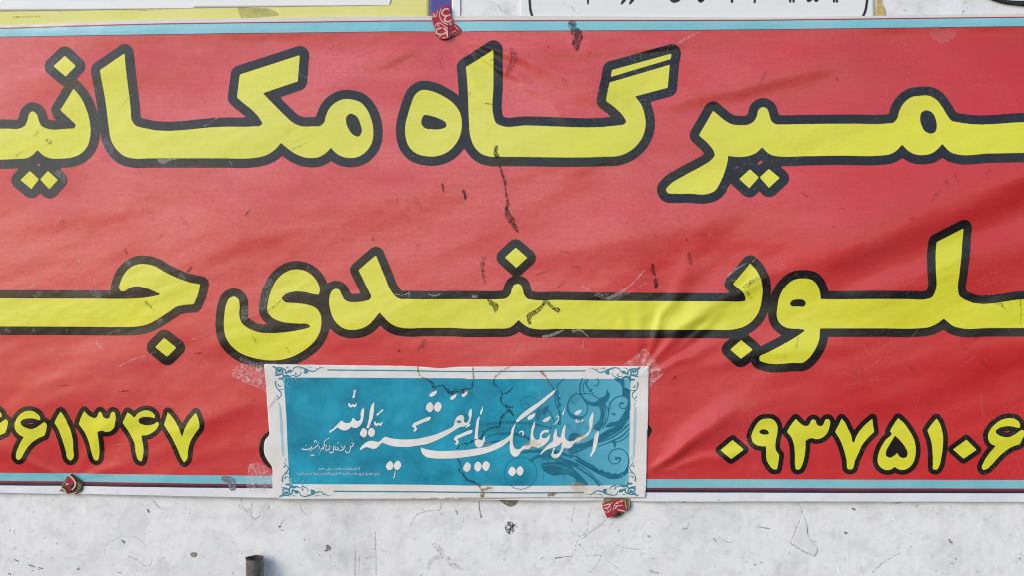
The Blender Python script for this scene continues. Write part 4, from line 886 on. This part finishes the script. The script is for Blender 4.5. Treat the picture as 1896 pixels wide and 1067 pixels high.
pad3 = thing('torn_pad', 'torn red and cream pad nailed below the poster against white wall', 'pad', 1140, 960, 1, 'nail pads of red patterned cloth')
H3 = lambda x, y: 2.5 + 0 * np.asarray(x)
e3 = pad_extra(lambda x, y: 1.0 + 0 * x)
patch('card', [poly('@N3 285,225* 700,215 1190,235* 1205,520* 1130,625 1010,660 930,760 720,875* 630,860 570,780 400,560')], H3, 0, M['card'], pad3, 1.2, 0, 4.0, .5, e3)
patch('card_ply', [stroke('@N3 1000,300 1040,500 1070,620', [30, 60, 30]), stroke('@N3 1150,250 1155,400 1140,560', [36, 50, 30]), stroke('@N3 300,270 420,300 560,270', [20, 50, 20])], H3, 1.4, plain('pale_card', (.40, .31, .20), (.26, .2, .12), 160.0, .85, .2), pad3, 1.0, 0, 1.4, .3, e3)
patch('cloth', [poly('@N3 255,400* 420,375 570,335 860,240* 945,330 990,450 1025,640* 900,690 760,720 640,760 600,800 420,862* 330,650 285,540')], H3, 2.4, M['cloth'], pad3, 1.0, 0, 2.4, .3, e3)
patch('printed_pattern', [stroke('@N3 270,470 350,440 450,420 520,400', [20, 34, 40, 30]), stroke('@N3 340,540 430,530 490,480 530,430', [40, 44, 40, 26]), stroke('@N3 350,650 430,675 500,640 550,520', [20, 24, 26, 30]), stroke('@N3 420,590 470,610', 24), stroke('@N3 580,340 585,400', [16, 14]),
      stroke('@N3 610,640 620,540 660,440 740,350 860,330 930,320', [18, 20, 22, 28, 22, 26]), stroke('@N3 700,480 800,460 930,440', [40, 34, 20]), stroke('@N3 650,560 720,520', [40, 34]), stroke('@N3 730,390 800,400', [34, 24]), stroke('@N3 760,590 850,610 990,640', [34, 40, 36]), stroke('@N3 850,260 930,300', [20, 26])], H3, 2.7, M['cream'], pad3, .9, 0, 0, .3, e3)
patch('nail_head', [blob(1100 + 750 / 17.79, 910 + 705 / 17.79, 4.8, rough=.15)], H3, 4.4, M['dark'], pad3, .9, 0, 3.5, 0, lambda x, y: 1.5 * np.exp(-(((x - 1142.2) ** 2 + (y - 949.6) ** 2) / 14)))

# ------------------------------------------------------------------ notices above the banner
M['ysheet'] = plain('yellow_sheet', (.68, .66, .16), (.74, .72, .30), 9.0, .5, .4, 1.0, .1, 160.0)
M['wsheet'] = plain('white_sheet', (.80, .81, .82), (.76, .77, .78), 10.0, .5, .35, 1.0, .08, 160.0)
M['purple'] = plain('purple_sheet', (.075, .055, .27), (.10, .08, .31), 60.0, .5, .4, 1.0, .12, 300.0)
M['ink'] = plain('black_ink', (.012, .012, .012), (.03, .03, .03), 60.0, .5, .4)
H1 = lambda x, y: .9 + .9 * fbm(np.asarray(x, float), np.asarray(y, float), 3, 90.0)
ys_ = thing('yellow_notice', 'yellow sheet notice partly hidden behind the banner top hem', 'notice', 320, 60, 0)
patch('yellow_sheet', [poly('@PX -200,-150* 795,-150* 795,45* -200,60*')], H1, 0, M['ysheet'], ys_, 8.0, 0, .3)
patch('purple_strip', [poly('@PX 795.5,-150* 836,-150* 836,46* 795.5,46*')], H1, 0, M['purple'], ys_, 6.0, 0, .3)
patch('white_strip', [poly('@PX 836.5,-150* 852,-150* 852,46* 836.5,46*')], H1, 0, M['wsheet'], ys_, 6.0, 0, .3)
patch('tape_residue', [poly('@A1 1735,20 1800,50 1890,60 @A2 60,60 150,105 20,125 @A1 1770,140 1750,90')], H1, .3, film('brown_residue', (.34, .31, .12), .5, 30.0, .1, .7), ys_, 2.5)
patch('crease_mark', [stroke('@A1 0,85 150,78 430,80 445,90', [6, 4, 4, 3]), stroke('@A1 900,70 1050,75 1130,68 1250,75', [3, 6, 5, 4]), stroke('@A1 100,125 300,118', [14, 8])], H1, .35, M['smear_soft'], ys_, 1.2, 0, 0, .3)
o = patch('white_paper', [poly('@PX -200,-150* 725,-150* 725,9.2* 480,13 240,17 110,19.5 -200,20*')], lambda x, y: H1(x, y) + .35 + .5 * fbm(np.asarray(x, float), np.asarray(y, float), 2, 60.0), 0, M['wsheet'], None, 6.0, 0, .3)
tag(o, 'plain white paper stuck over the yellow notice', 'paper')
st = thing('white_notice', 'white notice with black rounded border and cut-off black lettering', 'notice', 1290, 40, 0)
H2 = lambda x, y: .6 + .5 * fbm(np.asarray(x, float), np.asarray(y, float), 2, 120.0)
patch('sheet', [poly('@PX 962,-150* 1619,-150* 1619,46* 962,46*')], H2, 0, plain('notice_sheet', (.76, .78, .77), (.72, .74, .73), 12.0, .45, .4, 1.0, .08, 160.0), st, 6.0, 0, .3)
patch('border_line', [stroke('@PX 981,-150 981,5 983,22 990,36 1004,40 1290,42 1580,40 1592,36 1601,22 1605,2 1606,-150', 4.6)], H2, .25, M['ink'], st, 1.6)
T1, T2 = '@T1 ', '@T2 '
for s in (stroke(T1 + '725,-60 718,0 715,40', [30, 22, 14]), stroke(T1 + '1110,-30 1085,5 1062,38', [34, 34, 16]), stroke(T1 + '1195,-30 1170,5 1148,36', [34, 34, 16]), stroke(T1 + '1570,-20 1600,5 1640,-2 1680,-40', [40, 44, 40, 30]), stroke(T1 + '1890,-40 1872,10', [34, 26]),
          stroke(T2 + '60,-30 90,5 130,-30', [30, 40, 26]), stroke(T2 + '398,-50 395,15', [22, 26]), stroke(T2 + '618,-50 616,20', [22, 22]), stroke(T2 + '965,-30 962,14', [22, 22]), stroke(T2 + '998,-30 995,14', [22, 22]),
          stroke(T2 + '1130,-30 1140,4 1180,-20', [24, 30, 24]), stroke(T2 + '1200,-30 1215,4 1240,-30', [24, 30, 24]), stroke(T2 + '1392,-30 1390,12', [22, 24]), stroke(T2 + '1420,-30 1418,14', [22, 22])):
    patch('letter', [s], H2, .25, M['ink'], st, 1.1)
o = patch('glue_drip', [poly('@T3 140,-400* 195,-400* 200,0 215,60 240,100 248,160 252,260* 130,260* 135,120 148,40')], H_zero, .8, plain('amber_glue', (.44, .30, .055), (.62, .48, .20), 160.0, .35, .5), None, 1.4, 0, 2.0, .4, lambda x, y: 1.2 * fbm(x, y, 2, 12.0))
tag(o, 'amber dried glue drip running down beside the white notice', 'glue drip')
o = patch('black_curved_trim', [stroke('@T3 1300,-90 1500,-20 1650,15 1896,38 2300,40', [10, 20, 40, 58, 60])], H_zero, 2.0, plain('black_rubber', (.010, .010, .010), (.02, .02, .02), 60.0, .5, .4), None, 2.0, 0, 4.0)
tag(o, 'black curved trim edge on white wall above the banner', 'trim')

# ------------------------------------------------------------------ wall damage
M['crack'] = film('crack_shadow_dirt', (.07, .065, .06), .8, 420.0, .36, .60)
M['crack_soft'] = film('hairline_dirt', (.24, .235, .23), .6, 420.0, .38, .66)
M['plaster'] = plain('bare_plaster', (.33, .29, .24), (.14, .12, .10), 160.0, .9, .2, 1.0, .8, 300.0)
Hw = lambda x, y: np.minimum(H_wall(x, y), -.05)
def wmark(name, items, mat, lift=.25, cell=1.2, en=.5): return patch(name, items, Hw, lift, mat, wall, cell, 0, 0, en)
wmark('crack', [stroke(b1 + '1090,240 1120,270 1150,310 1180,335', [5, 8, 9, 5], jag=.4), stroke(b1 + '1760,245 1775,320 1815,360', [4, 5, 3], jag=.4), stroke(b1 + '760,660 790,590 900,540 1000,550 1060,600 1080,650', [3, 4, 4, 4, 4, 3], jag=.4), stroke(b1 + '940,680 1010,710 1060,750 1100,740 1110,690', [6, 7, 6, 5, 4], jag=.5)], M['crack_soft'])
wmark('crack', [stroke(b1 + '100,700 130,715', [6, 12]), stroke(b1 + '205,740 250,755', [8, 12]), stroke(b1 + '280,760 315,770', [10, 8]), stroke(b1 + '560,770 575,772', [10, 12]), stroke(b1 + '60,805 75,808', [12, 10]), stroke(b1 + '1080,340 1090,355', [18, 12]), stroke(b1 + '890,560 905,575', [14, 20])], M['crack'])
wmark('chip', [poly(b1 + '1390,660 1410,648 1440,655 1432,680 1410,685')], M['plaster'], .3, .9)
wmark('crack', [stroke(b2 + '95,150 105,215 140,245', [4, 5, 3], jag=.4), stroke(b2 + '165,185 155,240 175,290 205,280 215,240', [6, 5, 8, 6, 4], jag=.4), stroke(b2 + '480,200 490,240 520,265', [8, 7, 5], jag=.3), stroke(b2 + '1190,340 1230,270 1300,240 1390,225 1390,180', [4, 8, 5, 6, 6], jag=.5), stroke(b2 + '345,335 380,275', [8, 4], jag=.3)], M['crack_soft'])
wmark('crack', [stroke(b2 + '1640,180 1645,240 1655,280', [8, 7, 10], jag=.3), stroke(b2 + '1490,235 1500,260', [12, 8]), stroke(b2 + '650,465 665,480 640,495', [16, 22, 10], jag=.5), stroke(b2 + '340,340 345,338', 14)], M['crack'])
wmark('smudge', [stroke(b2 + '1350,460 1400,520 1330,560 1310,610', [30, 40, 26, 16]), stroke(b2 + '1430,540 1470,590 1520,610', [20, 40, 30])], film('grey_smudge', (.30, .285, .27), .55, 260.0, .44, .70))
wmark('trowel_line', [stroke(b2 + '965,380 968,500 970,657', [8, 7, 6]), stroke(b2 + '835,500 832,657', [6, 8]), stroke(b2 + '860,520 858,640', [5, 5]), stroke(b2 + '780,540 778,640', [4, 4])], M['crack_soft'])
wmark('chip', [poly(b2 + '1770,160 1800,140 1896,145 1890,185 1850,210 1800,190')], M['plaster'], .5, 1.0, 1.2)
wmark('pitted_spot', [blob(946.5, 978.5, 10, rough=.3)], film('pit_dirt', (.05, .05, .05), .95, 260.0, .46, .56), .3, 1.0, 1.5)
wmark('scratch_mark', [stroke(b3 + '488,588 530,580 598,574', [10, 7, 5])], M['crack'], .3, .9, .2)
wmark('crack', [stroke(b3 + '632,200 632,430 660,435 710,390 720,310 745,230', [4, 5, 7, 6, 5, 4], jag=.3), stroke(b3 + '850,305 800,360 740,400 690,440 640,470 600,490', [5, 7, 8, 8, 6, 6], jag=.5), stroke(b3 + '660,490 705,550', [5, 5], jag=.3), stroke(b3 + '640,470 600,580 570,680', [3, 4, 4], jag=.4), stroke(b3 + '720,690 780,640 800,570 730,575', [4, 5, 7, 4], jag=.4), stroke(b3 + '880,470 930,500 1000,520 1120,530', [4, 4, 5, 4], jag=.5), stroke(b3 + '850,610 900,640 970,700', [5, 5, 4], jag=.3)], M['crack_soft'])
wmark('crack', [stroke(b3 + '1380,380 1410,380 1420,340', [16, 12, 6], jag=.4), stroke(b3 + '1630,430 1660,460 1730,480', [4, 5, 6], jag=.3), stroke(b3 + '1160,680 1200,690', [16, 18], jag=.4), stroke(b3 + '865,385 880,350 900,335', [6, 5, 8]), stroke(b3 + '1370,190 1400,195', [12, 12])], M['crack_soft'])
wmark('crack', [stroke(b4 + '365,270 385,330 370,400 340,470 310,540', [6, 8, 7, 8, 9], jag=.5), stroke(b4 + '310,540 350,570 410,605 470,632', [8, 7, 7, 4], jag=.4), stroke(b4 + '415,420 430,480 410,520', [4, 5, 4], jag=.4), stroke(b4 + '990,280 1060,262 1200,258', [5, 7, 4], jag=.3), stroke(b4 + '870,740 950,670 1060,610', [8, 6, 5], jag=.5), stroke(b4 + '285,235 340,245', [10, 12], jag=.4)], M['crack_soft'])
wmark('crack', [stroke(b4 + '90,430 165,443', [6, 7]), stroke(b4 + '680,470 692,475', [16, 14], jag=.5), stroke(b4 + '1390,520 1405,540', [14, 16], jag=.5), stroke(b4 + '65,685 70,686', 10), stroke(b4 + '110,672 115,674', 11), stroke(b4 + '730,305 745,312', [10, 14]), stroke(b4 + '1430,648 1440,650', 11), stroke(b4 + '1870,645 1875,650', 10)], M['crack'])
# a lifting flake of paint
fl = patch('paint_flake', [poly(b4 + '385,330* 420,420 425,480 490,600 470,632* 410,600 350,565 312,540* 345,470 372,400')], Hw, 1.0, plain('flake_paint', (.76, .76, .77), (.66, .66, .66), 20.0, .5, .35), wall, 2.0, 0, .5, .6, lambda x, y: .6 * fbm(x, y, 2, 20.0))
wmark('crack', [stroke('@A3 385,10 440,40 470,55 490,80 530,95', [4, 5, 6, 5, 4], jag=.4), stroke('@A2 1650,10 1720,20 1750,40 1770,75 1840,90', [4, 5, 5, 5, 4], jag=.4)], M['crack_soft'], 2.4)
wmark('crack', [blob(1677, 18, 1.6), blob(1785, 19, 1.7)], M['crack'], .3, .8)
for k in range(170):
    x, y = random.uniform(0, 1896), random.uniform(930, 1064)
    if 452 < x < 492 and y > 1025: continue
    a = random.uniform(0, 3.14); L = random.choice([1, 2, 2, 3, 5, 9])
    P = np.array([[x, y], [x + L * .5 * math.cos(a) + random.uniform(-.6, .6), y + L * .5 * math.sin(a)], [x + L * math.cos(a), y + L * math.sin(a)]])
    wmark('nick', [('stroke', P, np.array([.5, random.uniform(.5, 1.2), .4]))], M['crack'] if k % 3 == 0 else M['crack_soft'], .25, .8, .3)

# ------------------------------------------------------------------ the pipe
def pipe():
    root = thing('metal_pipe', 'short grey metal pipe end standing upright against the white wall', 'pipe', 471, 2233, 0)
    dep = 21.0; k = (D_CAM - dep / 1000) / D_CAM
    cx = (471.7 - 948) / 1000 * k; r = .0158 * k; ztop = ZC + (533.5 - 1033.5) / 1000 * k; cy = -dep / 1000
    ri = r * .86; n = 48; V = []; F = []
    levels = [(0.0, r), (ztop - .012, r), (ztop - .0015, r), (ztop, r * .985), (ztop, ri), (ztop - .25, ri)]
    rs = np.random.RandomState(3); jag = .0012 * (rs.rand(n) - .5)
    for li, (z, rr) in enumerate(levels):
        for q in range(n):
            a = 2 * math.pi * q / n; dz = jag[q] if li in (3, 4) else 0
            V.append((cx + rr * math.cos(a), cy + rr * math.sin(a), z + dz))
    for li in range(len(levels) - 1):
        for q in range(n):
            F.append([li * n + q, li * n + (q + 1) % n, (li + 1) * n + (q + 1) % n, (li + 1) * n + q])
    m, nn, b = nodes('worn_grey_pipe'); p = pos(nn)
    c = mix(nn, noise(nn, p, 60.0, 5, .65), (.085, .085, .084), (.17, .17, .166))
    c = mix(nn, mul(nn, noise(nn, p, 170.0, 4, .7, .58, .63), .95), c, (.012, .012, .014))
    c = mix(nn, mul(nn, noise(nn, p, 30.0, 4, .7, .62, .7), .8), c, (.05, .035, .028))
    nn.links.new(c, b.inputs['Base Color']); b.inputs['Roughness'].default_value = .42; b.inputs['Metallic'].default_value = .35
    bump(nn, b, noise(nn, p, 250.0, 5, .7, 0, 1), .3, .0008)
    tube = mesh_obj('tube', V, F, m, root)
    tube.data.materials.append(M['dark'])
    for pl in tube.data.polygons:
        if pl.index >= 2 * n: pl.material_index = 1
    # ragged burr left on the cut rim
    B = []; G = []
    for q in range(10):
        a = math.radians(150 + 9 * q + rs.rand() * 6); wd = math.radians(5 + 6 * rs.rand()); h = .0015 + .003 * rs.rand(); o0 = len(B)
        for (aa, rr, zz) in ((a - wd, r * 1.0, ztop - .002), (a + wd, r * 1.0, ztop - .002), (a, r * (1.02 + .12 * rs.rand()), ztop + h * .5), (a, r * .9, ztop - .001)):
            B.append((cx + rr * math.cos(aa), cy + rr * math.sin(aa), zz))
        G += [[o0, o0 + 1, o0 + 2], [o0 + 1, o0 + 3, o0 + 2], [o0 + 3, o0, o0 + 2]]
    mesh_obj('burr', B, G, M['dark'], root, False)
pipe()
